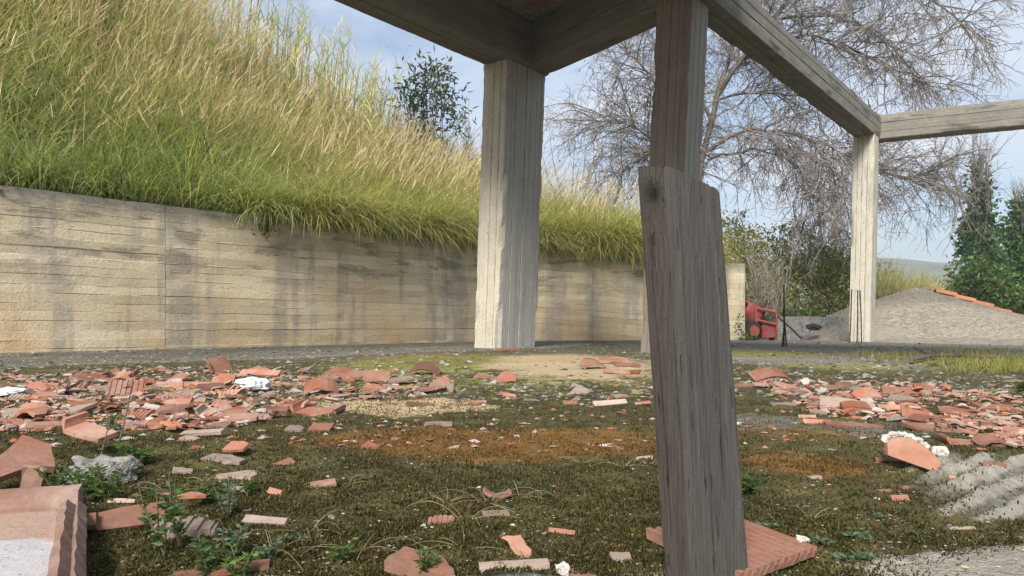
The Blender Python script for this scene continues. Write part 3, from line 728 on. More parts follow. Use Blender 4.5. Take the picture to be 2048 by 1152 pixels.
# ------------------------------------------------------------------ weathered wooden post in the foreground
def post():
    Y = 0.68; thick = 0.030
    tl, tr, bl, br = P(1282, 338, Y), P(1424, 378, Y), P(1335, 1300, Y), P(1503, 1300, Y)
    ml = P(1331, 345, Y)
    o = thing('wooden_post', 'weathered grey wooden plank standing upright at the slab edge', 'wooden post', (bl + br) / 2)
    nu, nv = 62, 250
    rr = np.random.default_rng(3)
    # front broad face turned to the right, narrow face on the left: section is a bent strip of four sides
    fw, nw = 0.062, 0.031
    ang = math.radians(20)
    e1 = np.array([math.cos(ang), math.sin(ang), 0]); e2 = np.array([-math.sin(ang) * 1.0, math.cos(ang), 0])
    e2 = np.array([-0.72, 0.69, 0])
    per = []
    n1, n2 = 44, 24
    for i in range(n1): per.append((i / (n1 - 1), 0.0))
    for i in range(1, n2): per.append((1.0, i / (n2 - 1)))
    for i in range(1, 14): per.append((1 - i / 13, 1.0))
    for i in range(1, n2 - 1): per.append((0.0, 1 - i / (n2 - 1)))
    per = np.array(per); K = len(per)
    mc = np.stack([per[:, 0] * fw, per[:, 1] * nw], -1)
    per_s = np.concatenate([[0], np.cumsum(np.linalg.norm(np.diff(mc, axis=0), axis=1))])
    base = P(1397, 1300, Y); topc = P(1328, 345, Y)
    H = topc[2] - base[2] + 0.010
    axis = topc - base
    V = np.zeros((nv, K, 3)); C = np.zeros((nv, K, 3))
    knot = (per_s[-1] - 0.013, 0.0)
    # narrow-face centre in perimeter coordinate
    kn_s = per_s[n1 + n2 - 1 + 13 + (n2 - 2) // 2 - 1]
    for q in range(nv):
        t = q / (nv - 1) * 1.02
        s = t
        h = t * H
        wsc = 1.06 - 0.08 * t
        # knot distortion of the grain
        kh = H - 0.030
        dx = per_s - kn_s; dh = h - kh
        rk = np.hypot(dx * 1.0, dh * 0.8)
        warp = 0.010 * np.exp(-(rk / 0.02) ** 2) * np.sign(dx + 1e-6)
        gs = per_s + warp + 0.0012 * np.sin(h * 11 + per_s * 30) + 0.003 * (fbm(np.full(K, h * 3.0), per_s * 10, 5) - 0.5)
        gr = fbm(gs * 420, np.full(K, h * 3.5), 81, 3)
        gr2 = fbm(gs * 120, np.full(K, h * 1.6), 82, 3)
        crack = np.clip((fbm(gs * 330, np.full(K, h * 5.5), 83, 2) - 0.80) * 9, 0, 1) + np.clip((fbm(gs * 420, np.full(K, h * 26), 84, 2) - 0.79) * 16, 0, 1); crack = np.clip(crack, 0, 1)
        kn = np.exp(-(rk / 0.0075) ** 2)
        ring = 0.5 + 0.5 * np.sin(rk * 2200)
        col = np.array([0.056, 0.0525, 0.049])[None] * (0.78 + 0.62 * gr[:, None] * 0.7 + 0.26 * gr2[:, None])
        warm = sm(0.5, 0.75, fbm(np.full(K, h * 5), per_s * 18, 85))[:, None]
        col = col * (1 - warm * 0.2) + np.array([0.070, 0.054, 0.042]) * warm * 0.2
        col = col * (1 - 0.8 * crack[:, None]) * (1 - 0.85 * kn[:, None]) * (1 - 0.35 * (np.exp(-(rk / 0.016) ** 2) * ring)[:, None])
        col = np.where(((per[:, 0] == 0) & (per[:, 1] > 0))[:, None], col * np.array([0.88, 0.80, 0.74]), col)   # left narrow side toned darker and browner
        off = -0.0009 * (1 - gr) - 0.0022 * crack - 0.004 * kn + 0.0022 * np.exp(-(rk / 0.02) ** 2)
        off += 0.0005 * (fbm(np.full(K, h * 9), per_s * 12, 86) - 0.5)
        cr = np.minimum.reduce([np.hypot(mc[:, 0] - a, mc[:, 1] - b) for a in (0, fw) for b in (0, nw)])
        off -= 0.0011 * np.exp(-(cr / 0.0018) ** 2) * (0.7 + 0.6 * vn(h * 45, np.round(per[:, 0]) * 3 + np.round(per[:, 1]) * 7, 87))
        cx, cy = fw / 2, nw / 2
        nx = np.where(per[:, 1] == 0, 0, np.where(per[:, 1] == 1, 0, np.where(per[:, 0] == 1, 1, -1))); ny = np.where(per[:, 1] == 0, -1, np.where(per[:, 1] == 1, 1, 0))
        x = (mc[:, 0] + nx * off - cx) * wsc + cx; y = mc[:, 1] + ny * off
        zt = t * np.ones(K)
        p = base + axis * t + x[:, None] * e1 + y[:, None] * e2
        # rounded and sloping top
        edge = np.clip((np.abs(x - cx) - (cx - 0.006)) / 0.006, 0, 1)
        tp = H - 0.003 - 0.021 * (x / fw) + 0.006 * (y / nw) - 0.003 * edge ** 2 - 0.010 * np.clip(y / nw - 0.55, 0, 1) ** 2 + 0.0015 * vn(x * 600, y * 600, 88)
        hz = np.minimum(h, tp); p[:, 2] = base[2] + hz
        V[q] = p; C[q] = col
    i = np.arange(nv * K).reshape(nv, K); i2 = np.roll(i, -1, 1)
    F = [list(f) for f in np.stack([i[:-1], i2[:-1], i2[1:], i[1:]], -1).reshape(-1, 4)]
    F += [list(i[-1])]
    m = Mat('weathered_wood'); n = m.noise(m.mapv(m.pos(), (520, 520, 9)), 1.0, 5, 0.72); f2 = m.noise(m.pos(), 260, 3, 0.7); ck = m.ramp(m.noise(m.mapv(m.pos(), (260, 260, 16)), 1.0, 3, 0.6), 0.66, 0.72)
    c = m.mix(1.0, m.attr('col'), m.ramp(n, 0.28, 0.72, (0.55,) * 3, (1.4,) * 3), 'MULTIPLY')
    c = m.mix(m.math('MULTIPLY', ck, 0.6), c, (0.012, 0.010, 0.008))
    mat = m.done(c, 0.85, m.math('ADD', n, m.math('MULTIPLY', f2, 0.4)), 0.0025, 0.9)
    mk('plank', V.reshape(-1, 3) - np.array(o.location), F, mat, o, C.reshape(-1, 3), False)
    return o
POST = post()

# ------------------------------------------------------------------ vegetation
def ribbons(base, az, ln, lean, bend, wid, nseg, c0, c1, flat=None, droop=None):
    """blades as tapering strips; returns V, quads, colours"""
    N = len(base); T = np.linspace(0, 1, nseg + 1)
    phi = R.uniform(0, 2 * math.pi, N) if flat is None else flat
    side = np.stack([np.cos(phi), np.sin(phi), np.zeros(N)], -1)
    p = base.copy(); V = np.zeros((N, nseg + 1, 2, 3)); C = np.zeros((N, nseg + 1, 2, 3))
    h = np.stack([np.cos(az), np.sin(az)], -1)
    for k, t in enumerate(T):
        w = wid * (1 - t) ** 0.7 * (0.55 + 0.9 * min(t * 4, 0.5)) + 0.0006
        V[:, k, 0] = p - side * w[:, None] / 2; V[:, k, 1] = p + side * w[:, None] / 2
        C[:, k, :] = (c0 * (1 - t) + c1 * t)[:, None, :]
        if k < nseg:
            th = lean + bend * ((t + 0.5 / nseg) ** 1.3)
            st = (ln / nseg)[:, None]
            p = p + st * np.stack([np.sin(th) * h[:, 0], np.sin(th) * h[:, 1], np.cos(th)], -1)
    idx = np.arange(N * (nseg + 1) * 2).reshape(N, nseg + 1, 2)
    F = np.stack([idx[:, :-1, 0], idx[:, :-1, 1], idx[:, 1:, 1], idx[:, 1:, 0]], -1).reshape(-1, 4)
    return V.reshape(-1, 3), F, C.reshape(-1, 3), p
class Big:
    def __init__(s): s.V, s.F, s.C, s.n = [], [], [], 0
    def add(s, V, F, C):
        s.V.append(V); s.F.append(F + s.n); s.C.append(C); s.n += len(V)
    def obj(s, name, mat, parent=None, smooth=False, loc=None):
        V = np.concatenate(s.V)
        if parent is not None: V = V - np.array(parent.location)
        if loc is not None: V = V - np.array(loc)
        byk = {}
        for f in s.F: byk.setdefault(f.shape[1], []).append(f)
        return mk(name, V, [np.concatenate(v) for v in byk.values()], mat, parent, np.concatenate(s.C), smooth, None, loc)
def pick(pal, N, jit=0.26):
    pal = np.array(pal); c = pal[R.integers(0, len(pal), N)]
    return c * R.uniform(1 - jit, 1 + jit, (N, 1)) * R.uniform(1 - jit * 0.4, 1 + jit * 0.4, (N, 3))
GREEN = [(0.18, 0.29, 0.06), (0.25, 0.36, 0.085), (0.33, 0.42, 0.12), (0.08, 0.13, 0.035), (0.46, 0.46, 0.22)]
YELG = [(0.46, 0.48, 0.12), (0.55, 0.53, 0.17), (0.34, 0.40, 0.10), (0.60, 0.55, 0.25), (0.20, 0.23, 0.06)]
STRAW = [(0.50, 0.44, 0.21), (0.46, 0.41, 0.17), (0.55, 0.48, 0.27), (0.38, 0.36, 0.12), (0.26, 0.22, 0.10)]
PLUME = [(0.60, 0.50, 0.30), (0.64, 0.55, 0.35), (0.55, 0.46, 0.25), (0.54, 0.41, 0.27)]

def scatter(N, x0, x1, v0, v1, y1=26.0):
    """points on the hillside with v metres behind the wall face"""
    out = []
    while sum(len(o) for o in out) < N:
        X = R.uniform(x0, x1, N * 3); Y = R.uniform(3.0, y1, N * 3); v = behind(X, Y)
        k = (v > v0) & (v < v1) & (np.abs(X) < Y * 0.80 + 1.2)
        out.append(np.stack([X[k], Y[k], hill_z(X[k], Y[k])], -1))
    p = np.concatenate(out)[:N]
    return p, behind(p[:, 0], p[:, 1])

# green and yellow-green grass at the foot of the bank, hanging over the wall
gr = Big()
def add_grass(N, x0, x1, v0, v1, l0, l1, pal_f, lean=(0.1, 0.7), bend=(0.4, 1.5), wid=(0.009, 0.020), nseg=5, front=0.5, tipmix=0.35):
    p, v = scatter(N, x0, x1, v0, v1)
    dens = fbm(p[:, 0] * 1.1, p[:, 1] * 1.1, 91)
    ln = R.uniform(l0, l1, N) * (0.6 + 0.8 * dens)
    az = np.where(R.random(N) < front, R.normal(-1.2, 0.7, N), R.uniform(0, 2 * math.pi, N))
    c0 = pal_f(p, v, N); tip = c0 * (1 - tipmix) + pick(STRAW, N) * tipmix
    V, F, C, _ = ribbons(p - np.array([0, 0, 0.03]), az, ln, R.uniform(*lean, N), R.uniform(*bend, N), R.uniform(*wid, N), nseg, c0 * 0.8, tip)
    gr.add(V, F, C)
def pal_low(p, v, N):
    t = sm(-4.2, -2.0, p[:, 0] + 0.8 * (fbm(p[:, 0], p[:, 1], 93) - 0.5) - 0.0 * v)[:, None] * 0.85
    t = np.clip(t + 0.3 * sm(0.6, 2.0, v)[:, None], 0, 1)
    pick_y = R.random((N, 1)) < t
    return np.where(pick_y, pick(YELG, N), pick(GREEN, N))
add_grass(30000, -8.5, 3.2, 0.12, 1.7, 0.35, 0.85, pal_low, lean=(0.15, 0.9), bend=(0.4, 1.6), front=0.7)
add_grass(7000, -3.2, 3.1, 0.10, 0.5, 0.6, 1.25, pal_low, lean=(0.5, 1.2), bend=(0.9, 1.7), front=1.0)
add_grass(26000, -10, 3.2, 1.0, 3.4, 0.5, 1.15, pal_low, front=0.2, tipmix=0.4, bend=(0.3, 2.2))
add_grass(16000, -12, 3.2, 3.0, 8, 0.6, 1.25, pal_low, front=0.1, tipmix=0.5, bend=(0.3, 2.2))
add_grass(3200, -8.5, 3.0, 0.15, 2.2, 0.5, 1.1, pal_low, lean=(0.0, 0.9), bend=(0.3, 2.0), wid=(0.022, 0.036), front=0.4, tipmix=0.25)
add_grass(1500, -8.5, 3.0, 0.15, 2.6, 0.4, 0.9, lambda p, v, N: pick(STRAW, N), lean=(0.1, 1.3), bend=(-0.2, 1.2), wid=(0.008, 0.016), front=0.4)
def tussocks(n, x0, x1, v0, v1, per, l0, l1, pals):
    c, v = scatter(n, x0, x1, v0, v1)
    cid = np.repeat(np.arange(n), per); N = n * per
    b = c[cid] + R.normal(0, 0.07, (N, 3)) * np.array([1, 1, 0.2])
    tone = np.array([pick(pals[R.integers(0, len(pals))], 1, 0.1)[0] for _ in range(n)])[cid] * R.uniform(0.7, 1.25, (N, 1))
    sc = R.uniform(0.7, 1.3, n)[cid]
    V, F, C, _ = ribbons(b, R.uniform(0, 6.28, N), R.uniform(l0, l1, N) * sc, R.uniform(0.05, 0.8, N), R.uniform(0.5, 2.3, N), R.uniform(0.010, 0.022, N), 5, tone * 0.85, tone * 0.7 + pick(STRAW, N) * 0.3)
    gr.add(V, F, C)
tussocks(150, -8.5, 2.9, 0.2, 2.2, 60, 0.5, 1.1, [GREEN, YELG, GREEN])
tussocks(130, -9.5, 2.9, 1.5, 5.0, 50, 0.6, 1.2, [YELG, GREEN, STRAW])
N = 5200                                                           # a mass of grass hanging over the wall on both sides of the wide column
Xh = np.concatenate([R.uniform(-2.6, 0.2, 1900), R.uniform(0.2, 2.95, N - 1900)])
Yh = np.where(Xh < WB[0], W1[1] + (Xh - W1[0]) * WD1[1] / WD1[0], WB[1] + (Xh - WB[0]) * WD2[1] / WD2[0]) + R.uniform(0.03, 0.40, N)
ph = np.stack([Xh, Yh, wall_top(Xh) + R.uniform(-0.02, 0.22, N)], -1)
dr = 0.45 + 1.0 * fbm(Xh * 1.7, Xh * 0, 66) * np.where(Xh > 0.2, 1.15, 0.85)
V, F, C, _ = ribbons(ph, R.normal(-1.05, 0.55, N), R.uniform(0.55, 1.25, N) * dr, R.uniform(0.3, 1.3, N), R.uniform(1.0, 2.0, N), R.uniform(0.008, 0.018, N), 6, np.where(R.random((N, 1)) < .5, pick(GREEN, N), pick(YELG, N)) * 0.8, np.where(R.random((N, 1)) < .5, pick(STRAW, N), pick(YELG, N)))
gr.add(V, F, C)
tag(gr.obj('grass', M_LEAF), 'thick green and yellowish grass spilling over the top of the retaining wall', kind='stuff')

# tall straw with seed plumes higher on the bank
stw = Big()
def add_straw(N, x0, x1, v0, v1, l0, l1, plume=0.65):
    p, v = scatter(N, x0, x1, v0, v1)
    cl = fbm(p[:, 0] * 0.9 + 7, p[:, 1] * 0.9, 95)
    keep = (cl > R.uniform(0.22, 0.62, N)) & (R.random(N) < 1 - 0.6 * sm(-0.6, 0.8, p[:, 0])); p, v = p[keep], v[keep]; N = len(p)
    ln = R.uniform(l0, l1, N)
    az = np.where(R.random(N) < 0.65, R.normal(0.1, 0.7, N) + 3.0 * (fbm(p[:, 0] * 0.8, p[:, 1] * 0.8, 97) - 0.5), R.uniform(0, 6.28, N))
    lean, bend = R.uniform(0.02, 0.40, N), R.uniform(0.05, 0.75, N)
    c = pick(STRAW, N); c0 = c * 0.6 + pick(YELG, N) * 0.4
    V, F, C, tip = ribbons(p, az, ln, lean, bend, R.uniform(0.005, 0.010, N), 4, c0, c)
    stw.add(V, F, C)
    k = R.random(N) < plume; M = int(k.sum())
    if M:
        pl = R.uniform(0.18, 0.38, M)
        for f in (0.0, math.pi / 2):
            V, F, C, _ = ribbons(tip[k], az[k], pl, lean[k] + bend[k], R.uniform(0.0, 0.35, M), R.uniform(0.009, 0.020, M), 4, pick(PLUME, M, 0.12), pick(PLUME, M, 0.12), R.uniform(0, 3.14, M) + f)
            stw.add(V, F, C)
    # narrow leaves along the stalks
    for q in range(2):
        t = R.uniform(0.15, 0.75, N)[:, None]
        hd = np.stack([np.sin(lean) * np.cos(az), np.sin(lean) * np.sin(az), np.cos(lean)], -1)
        V, F, C, _ = ribbons(p + hd * ln[:, None] * t, R.uniform(0, 6.28, N), R.uniform(0.25, 0.55, N), R.uniform(0.3, 0.8, N), R.uniform(0.5, 1.5, N), R.uniform(0.006, 0.011, N), 4, c0, c)
        stw.add(V, F, C)
add_straw(10000, -10, 3.1, 1.2, 4.0, 0.7, 1.25)
add_straw(9000, -13, 3.2, 2.8, 9.0, 0.8, 1.4)
add_straw(900, -6, 3.2, 0.5, 1.4, 0.7, 1.1)
tag(stw.obj('dry_grass', M_STRAW), 'tall straw coloured grass with feathery seed heads on the bank', kind='stuff')

# canes against the sky at the top of the bank
cn = Big()
N = 190
pxs = np.concatenate([R.uniform(470, 780, 110), R.uniform(300, 560, 40), R.uniform(780, 960, 40)])
Ys = R.uniform(12.0, 15.5, N)
b = np.stack([(pxs - 1024) / FPX * Ys, Ys, np.zeros(N)], -1); b[:, 2] = hill_z(b[:, 0], b[:, 1])
ln = R.uniform(1.3, 2.5, N) * np.where(pxs > 780, 0.62, 1.0); az = R.normal(0.2, 0.8, N); le = R.uniform(0.0, 0.13, N); be = R.uniform(0.0, 0.22, N)
for f in (0, math.pi / 2):
    V, F, C, _ = ribbons(b, az, ln, le, be, np.full(N, 0.024), 6, pick([(0.22, 0.22, 0.07), (0.30, 0.26, 0.12)], N), pick([(0.30, 0.27, 0.12), (0.26, 0.23, 0.12)], N), np.full(N, f))
    cn.add(V, F, C)
for q in range(16):
    t = R.uniform(0.3, 0.97, N)
    hd = np.stack([np.sin(le + be * t * 0.5) * np.cos(az), np.sin(le + be * t * 0.5) * np.sin(az), np.cos(le)], -1)
    pos = b + hd * (ln * t)[:, None]
    V, F, C, _ = ribbons(pos, R.uniform(0, 6.28, N), R.uniform(0.2, 0.48, N), R.uniform(0.15, 0.7, N), R.uniform(0.3, 1.2, N), R.uniform(0.014, 0.026, N), 3, pick(YELG, N), pick(STRAW + YELG, N))
    cn.add(V, F, C)
tag(cn.obj('reeds', M_STRAW), 'giant reeds standing against the sky on the crest of the bank', kind='stuff')

def leaf_quads(pos, nrm_dir, size, asp, cols, fold=0.25):
    """rhombic leaves: pos (N,3) base, direction (N,3), size, width/length"""
    N = len(pos); d = nrm_dir / (np.linalg.norm(nrm_dir, axis=1, keepdims=True) + 1e-9)
    s = np.cross(d, R.normal(0, 1, (N, 3))); s /= np.linalg.norm(s, axis=1, keepdims=True) + 1e-9
    u = np.cross(s, d)
    a = pos; m1 = pos + d * (size * 0.45)[:, None]; e = pos + d * size[:, None]
    w = (size * asp / 2)[:, None]
    V = np.stack([a, m1 + s * w + u * w * fold, e, m1 - s * w + u * w * fold], 1)
    i = np.arange(N * 4).reshape(N, 4)
    F = np.concatenate([i[:, [0, 1, 2]], i[:, [0, 2, 3]]])
    return V.reshape(-1, 3), F, np.repeat(cols, 4, 0)
def tubes(paths, rad, n=3):
    """paths (N,K,3), rad (N,K)"""
    N, K, _ = paths.shape
    t = np.gradient(paths, axis=1); t /= np.linalg.norm(t, axis=2, keepdims=True) + 1e-9
    ref = np.where(np.abs(t[..., 2:3]) > 0.9, np.array([1.0, 0, 0]), np.array([0, 0, 1.0]))
    a = np.cross(t, ref); a /= np.linalg.norm(a, axis=2, keepdims=True) + 1e-9
    bb = np.cross(a, t)
    w = 2 * math.pi * np.arange(n) / n
    V = paths[:, :, None] + rad[:, :, None, None] * (a[:, :, None] * np.cos(w)[None, None, :, None] + bb[:, :, None] * np.sin(w)[None, None, :, None])
    i = np.arange(N * K * n).reshape(N, K, n); j = np.roll(i, -1, 2)
    F = np.stack([i[:, :-1], j[:, :-1], j[:, 1:], i[:, 1:]], -1).reshape(-1, 4)
    return V.reshape(-1, 3), F
def grow(base, dirs, ln, K, wig, grav, rad0, rad1):
    N = len(base); p = np.zeros((N, K, 3)); p[:, 0] = base; d = dirs / np.linalg.norm(dirs, axis=1, keepdims=True)
    for k in range(1, K):
        p[:, k] = p[:, k - 1] + d * (ln / (K - 1))[:, None]
        d = d + R.normal(0, wig, (N, 3)); d[:, 2] += grav if np.isscalar(grav) else grav
        d /= np.linalg.norm(d, axis=1, keepdims=True)
    rad = rad0[:, None] * (1 - np.linspace(0, 1, K)) + rad1[:, None] * np.linspace(0, 1, K) if not np.isscalar(rad0) else np.tile(np.linspace(rad0, rad1, K), (N, 1))
    return p, rad
def spawn(paths, n, spread, t0=0.15):
    """n children per path: base points and outward directions"""
    N, K, _ = paths.shape
    i = np.repeat(np.arange(N), n); t = R.uniform(t0, 1, N * n) * (K - 1); k = np.minimum(t.astype(int), K - 2); f = (t - k)[:, None]
    b = paths[i, k] * (1 - f) + paths[i, k + 1] * f
    d = paths[i, k + 1] - paths[i, k]; d /= np.linalg.norm(d, axis=1, keepdims=True) + 1e-9
    d = d + R.normal(0, spread, (N * n, 3))
    return b, d
def resample(pts, K):
    pts = np.asarray(pts, float); s = np.concatenate([[0], np.cumsum(np.linalg.norm(np.diff(pts, axis=0), axis=1))])
    q = np.linspace(0, s[-1], K)
    o = np.stack([np.interp(q, s, pts[:, c]) for c in range(3)], -1)
    for _ in range(2): o[1:-1] = (o[:-2] + 2 * o[1:-1] + o[2:]) / 4
    return o

# the big bare tree behind the middle column
YT = 16.5
tree = thing('bare_tree', 'large bare tree with drooping twigs behind the middle and far columns', 'tree', P(1400, 640, YT) * np.array([1, 1, 0]))
def limb_path(pp, dy0=0.0, dy1=0.0, K=16):
    pts = [P(x, y, YT + dy0 + (dy1 - dy0) * i / (len(pp) - 1)) for i, (x, y) in enumerate(pp)]
    return resample(pts, K)
def limb(name, pp, r0, r1, dy0=0.0, dy1=0.0, K=16):
    q = limb_path(pp, dy0, dy1, K); q[1:] += R.normal(0, 0.025, q[1:].shape)
    V, F = tubes(q[None], (np.linspace(r0, r1, K) * 0.5)[None], 8)
    mk(name, V - np.array(tree.location), F, M_BARK, tree, smooth=True)
    return q
limb('trunk', [(1376, 668), (1384, 500), (1398, 360), (1414, 270), (1436, 190)], 0.20, 0.12, K=18)
LIM = [([(1436, 190), (1480, 120), (1550, 40), (1610, -60), (1660, -170)], 0.12, 0.05, 0, -1.5),
       ([(1432, 200), (1470, 80), (1500, -20), (1520, -150)], 0.12, 0.05, 0, 1.0),
       ([(1480, 120), (1560, 75), (1640, 70), (1720, 100), (1800, 150)], 0.075, 0.02, -0.3, -2.0),
       ([(1550, 40), (1650, 25), (1730, 50), (1790, 100), (1850, 170)], 0.07, 0.02, -0.6, 0.5),
       ([(1418, 300), (1470, 265), (1540, 252), (1620, 275), (1665, 330), (1695, 410)], 0.09, 0.022, 0, -1.2),
       ([(1416, 320), (1500, 290), (1600, 330), (1640, 420), (1650, 500)], 0.06, 0.015, 0, 1.2),
       ([(1408, 330), (1352, 210), (1290, 140), (1245, 92)], 0.09, 0.025, 0, -0.5),
       ([(1404, 380), (1330, 290), (1255, 245), (1180, 240)], 0.07, 0.015, 0, 0.8),
       ([(1425, 250), (1370, 120), (1310, 20), (1260, -80)], 0.09, 0.03, 0, 1.0),
       ([(1620, 275), (1710, 320), (1790, 360), (1880, 345)], 0.04, 0.012, -0.6, -1.2),
       ([(1610, -60), (1720, -60), (1830, -20), (1930, 50)], 0.06, 0.015, -1.2, -2.2),
       ([(1436, 200), (1520, 180), (1600, 190), (1690, 240), (1740, 330)], 0.06, 0.014, 0.2, 1.5),
       ([(1406, 350), (1370, 300), (1300, 300), (1230, 350)], 0.05, 0.012, 0.3, 1.6)]
limbs = [limb('limb', *l) for l in LIM]
LP = np.stack(limbs)
tw = Big()
def put(p, r, n=3): V, F = tubes(p, r, n); tw.add(V, F, np.zeros((len(V), 3)))
b1, d1 = spawn(LP, 40, 0.85, 0.12); d1[:, 2] += 0.12
p1, r1 = grow(b1, d1, R.uniform(0.6, 1.9, len(b1)), 9, 0.13, -0.045, 0.017, 0.006); put(p1, r1, 4)
b2, d2 = spawn(p1, 9, 0.75, 0.12); d2[:, 2] -= 0.1
p2, r2 = grow(b2, d2, R.uniform(0.25, 0.95, len(b2)), 6, 0.17, -0.07, 0.0070, 0.0042); put(p2, r2, 3)
b3, d3 = spawn(p2, 4, 0.75, 0.2); d3[:, 2] -= 0.15
p3, r3 = grow(b3, d3, R.uniform(0.10, 0.42, len(b3)), 4, 0.2, -0.09, 0.0046, 0.0034); put(p3, r3, 3)
# twigs hanging low on the right of the trunk
hb, hd = spawn(LP[[4, 5]], 36, 0.5, 0.25); hd[:, 2] -= 0.9
p4, r4 = grow(hb, hd, R.uniform(0.7, 1.7, len(hb)), 9, 0.12, -0.12, 0.008, 0.004); put(p4, r4, 3)
b5, d5 = spawn(p4, 9, 0.7, 0.2); d5[:, 2] -= 0.5
p5, r5 = grow(b5, d5, R.uniform(0.15, 0.5, len(b5)), 4, 0.2, -0.12, 0.005, 0.0035); put(p5, r5, 3)
tag(tw.obj('twigs', M_TWIG, tree), kind='stuff')
ends = np.concatenate([p3[::3, -1], p3[1::4, 2]])
ends = ends[R.random(len(ends)) < np.where(ends[:, 0] < 5.2, 0.75, 0.12)]
lv = Big(); N = len(ends)
lv.add(*leaf_quads(ends, np.stack([R.normal(0, 0.5, N), R.normal(0, 0.5, N), R.uniform(-1.4, -0.2, N)], -1), R.uniform(0.035, 0.075, N), 0.5, pick([(0.20, 0.15, 0.12), (0.16, 0.13, 0.12), (0.26, 0.19, 0.13)], N)))
tag(lv.obj('dry_leaves', M_STRAW, tree), kind='stuff')

def bush(name, label, cat, c, blobs, nleaf, size, asp, pal, nstem=14, group=None, twig=0, stem_r=0.014, seed=0, core=0.5):
    """leaf clumps on stems; blobs are (dx, dy, dz, rx, ry, rz)"""
    c = np.asarray(c, float); t = thing(name, label, cat, c, group)
    blobs = np.array(blobs, float); wts = blobs[:, 3] * blobs[:, 5]; wts = wts / wts.sum()
    k = R.choice(len(blobs), nleaf // 9, p=wts); M = len(k)
    d = R.normal(0, 1, (M, 3)); d /= np.linalg.norm(d, axis=1, keepdims=True)
    rr = R.uniform(core, 1.05, (M, 1)) * (0.75 + 0.5 * vn(d[:, 0] * 3 + k, d[:, 2] * 3 + d[:, 1], seed + 3))[:, None]
    cc = c + blobs[k, :3] + d * rr * blobs[k, 3:]
    cl = np.repeat(cc, 9, 0); N = len(cl)
    tone = np.repeat(R.uniform(0.7, 1.3, M), 9)[:, None]
    pos = cl + R.normal(0, size * 0.9, (N, 3))
    dr = np.repeat(d, 9, 0) * 0.7 + R.normal(0, 0.6, (N, 3)); 
    b = Big(); b.add(*leaf_quads(pos, dr, R.uniform(0.6, 1.3, N) * size, asp, pick(pal, N) * tone))
    lo = b.obj('foliage', M_LEAF, t); lo['kind'] = 'stuff'
    tops = c + blobs[R.integers(0, len(blobs), nstem), :3] + R.normal(0, 0.3, (nstem, 3)) * blobs[:, 3:].mean(0)
    base = np.stack([np.full(nstem, c[0]) + R.normal(0, blobs[:, 3].mean() * 0.3, nstem), np.full(nstem, c[1]) + R.normal(0, 0.2, nstem), np.full(nstem, c[2] - 0.05)], -1)
    q = np.linspace(0, 1, 7)[None, :, None]
    pth = base[:, None] * (1 - q) + tops[:, None] * q + R.normal(0, 0.05, (nstem, 7, 3)) * q
    V, F = tubes(pth, np.tile(np.linspace(stem_r, stem_r * 0.4, 7), (nstem, 1)), 5)
    mk('stems', V - c, F, M_BARK, t, smooth=True)
    if twig:
        bb, dd = spawn(pth, twig, 0.8, 0.4)
        pp, r_ = grow(bb, dd, R.uniform(0.3, 1.0, len(bb)) * blobs[:, 3].mean(), 6, 0.15, 0.02, 0.008, 0.003)
        V, F = tubes(pp, r_, 3); o = mk('twigs', V - c, F, M_TWIG, t); o['kind'] = 'stuff'
    return t
DARKG = [(0.05, 0.075, 0.03), (0.07, 0.10, 0.036), (0.09, 0.12, 0.042), (0.035, 0.055, 0.028)]
MIDG = [(0.09, 0.135, 0.035), (0.13, 0.165, 0.045), (0.17, 0.19, 0.055), (0.065, 0.095, 0.03)]
OLIVE = [(0.21, 0.215, 0.075), (0.26, 0.25, 0.09), (0.15, 0.17, 0.055), (0.30, 0.26, 0.12)]
IVY = [(0.055, 0.12, 0.035), (0.08, 0.155, 0.045), (0.11, 0.19, 0.06), (0.04, 0.08, 0.03)]
c = P(858, 330, 14.5); c[2] = float(hill_z(c[0], c[1]))
tp = P(858, 190, 14.5)[2] - c[2]
bush('evergreen_shrub', 'dark evergreen shrub with long leaves rising above the dry grass', 'shrub', c,
     [(-0.10, 0, tp + 0.12, 0.38, 0.4, 0.42), (0.34, 0.1, tp - 0.12, 0.28, 0.4, 0.34), (-0.42, 0, tp - 0.2, 0.26, 0.4, 0.42), (0.10, 0, tp + 0.42, 0.26, 0.3, 0.22), (-0.2, 0, tp - 0.75, 0.42, 0.4, 0.4), (0.62, 0, tp - 0.5, 0.16, 0.3, 0.22)], 1500, 0.15, 0.27, [(0.05, 0.075, 0.03), (0.075, 0.10, 0.04), (0.10, 0.12, 0.055), (0.035, 0.055, 0.025)], 16, twig=6, seed=1, core=0.3)
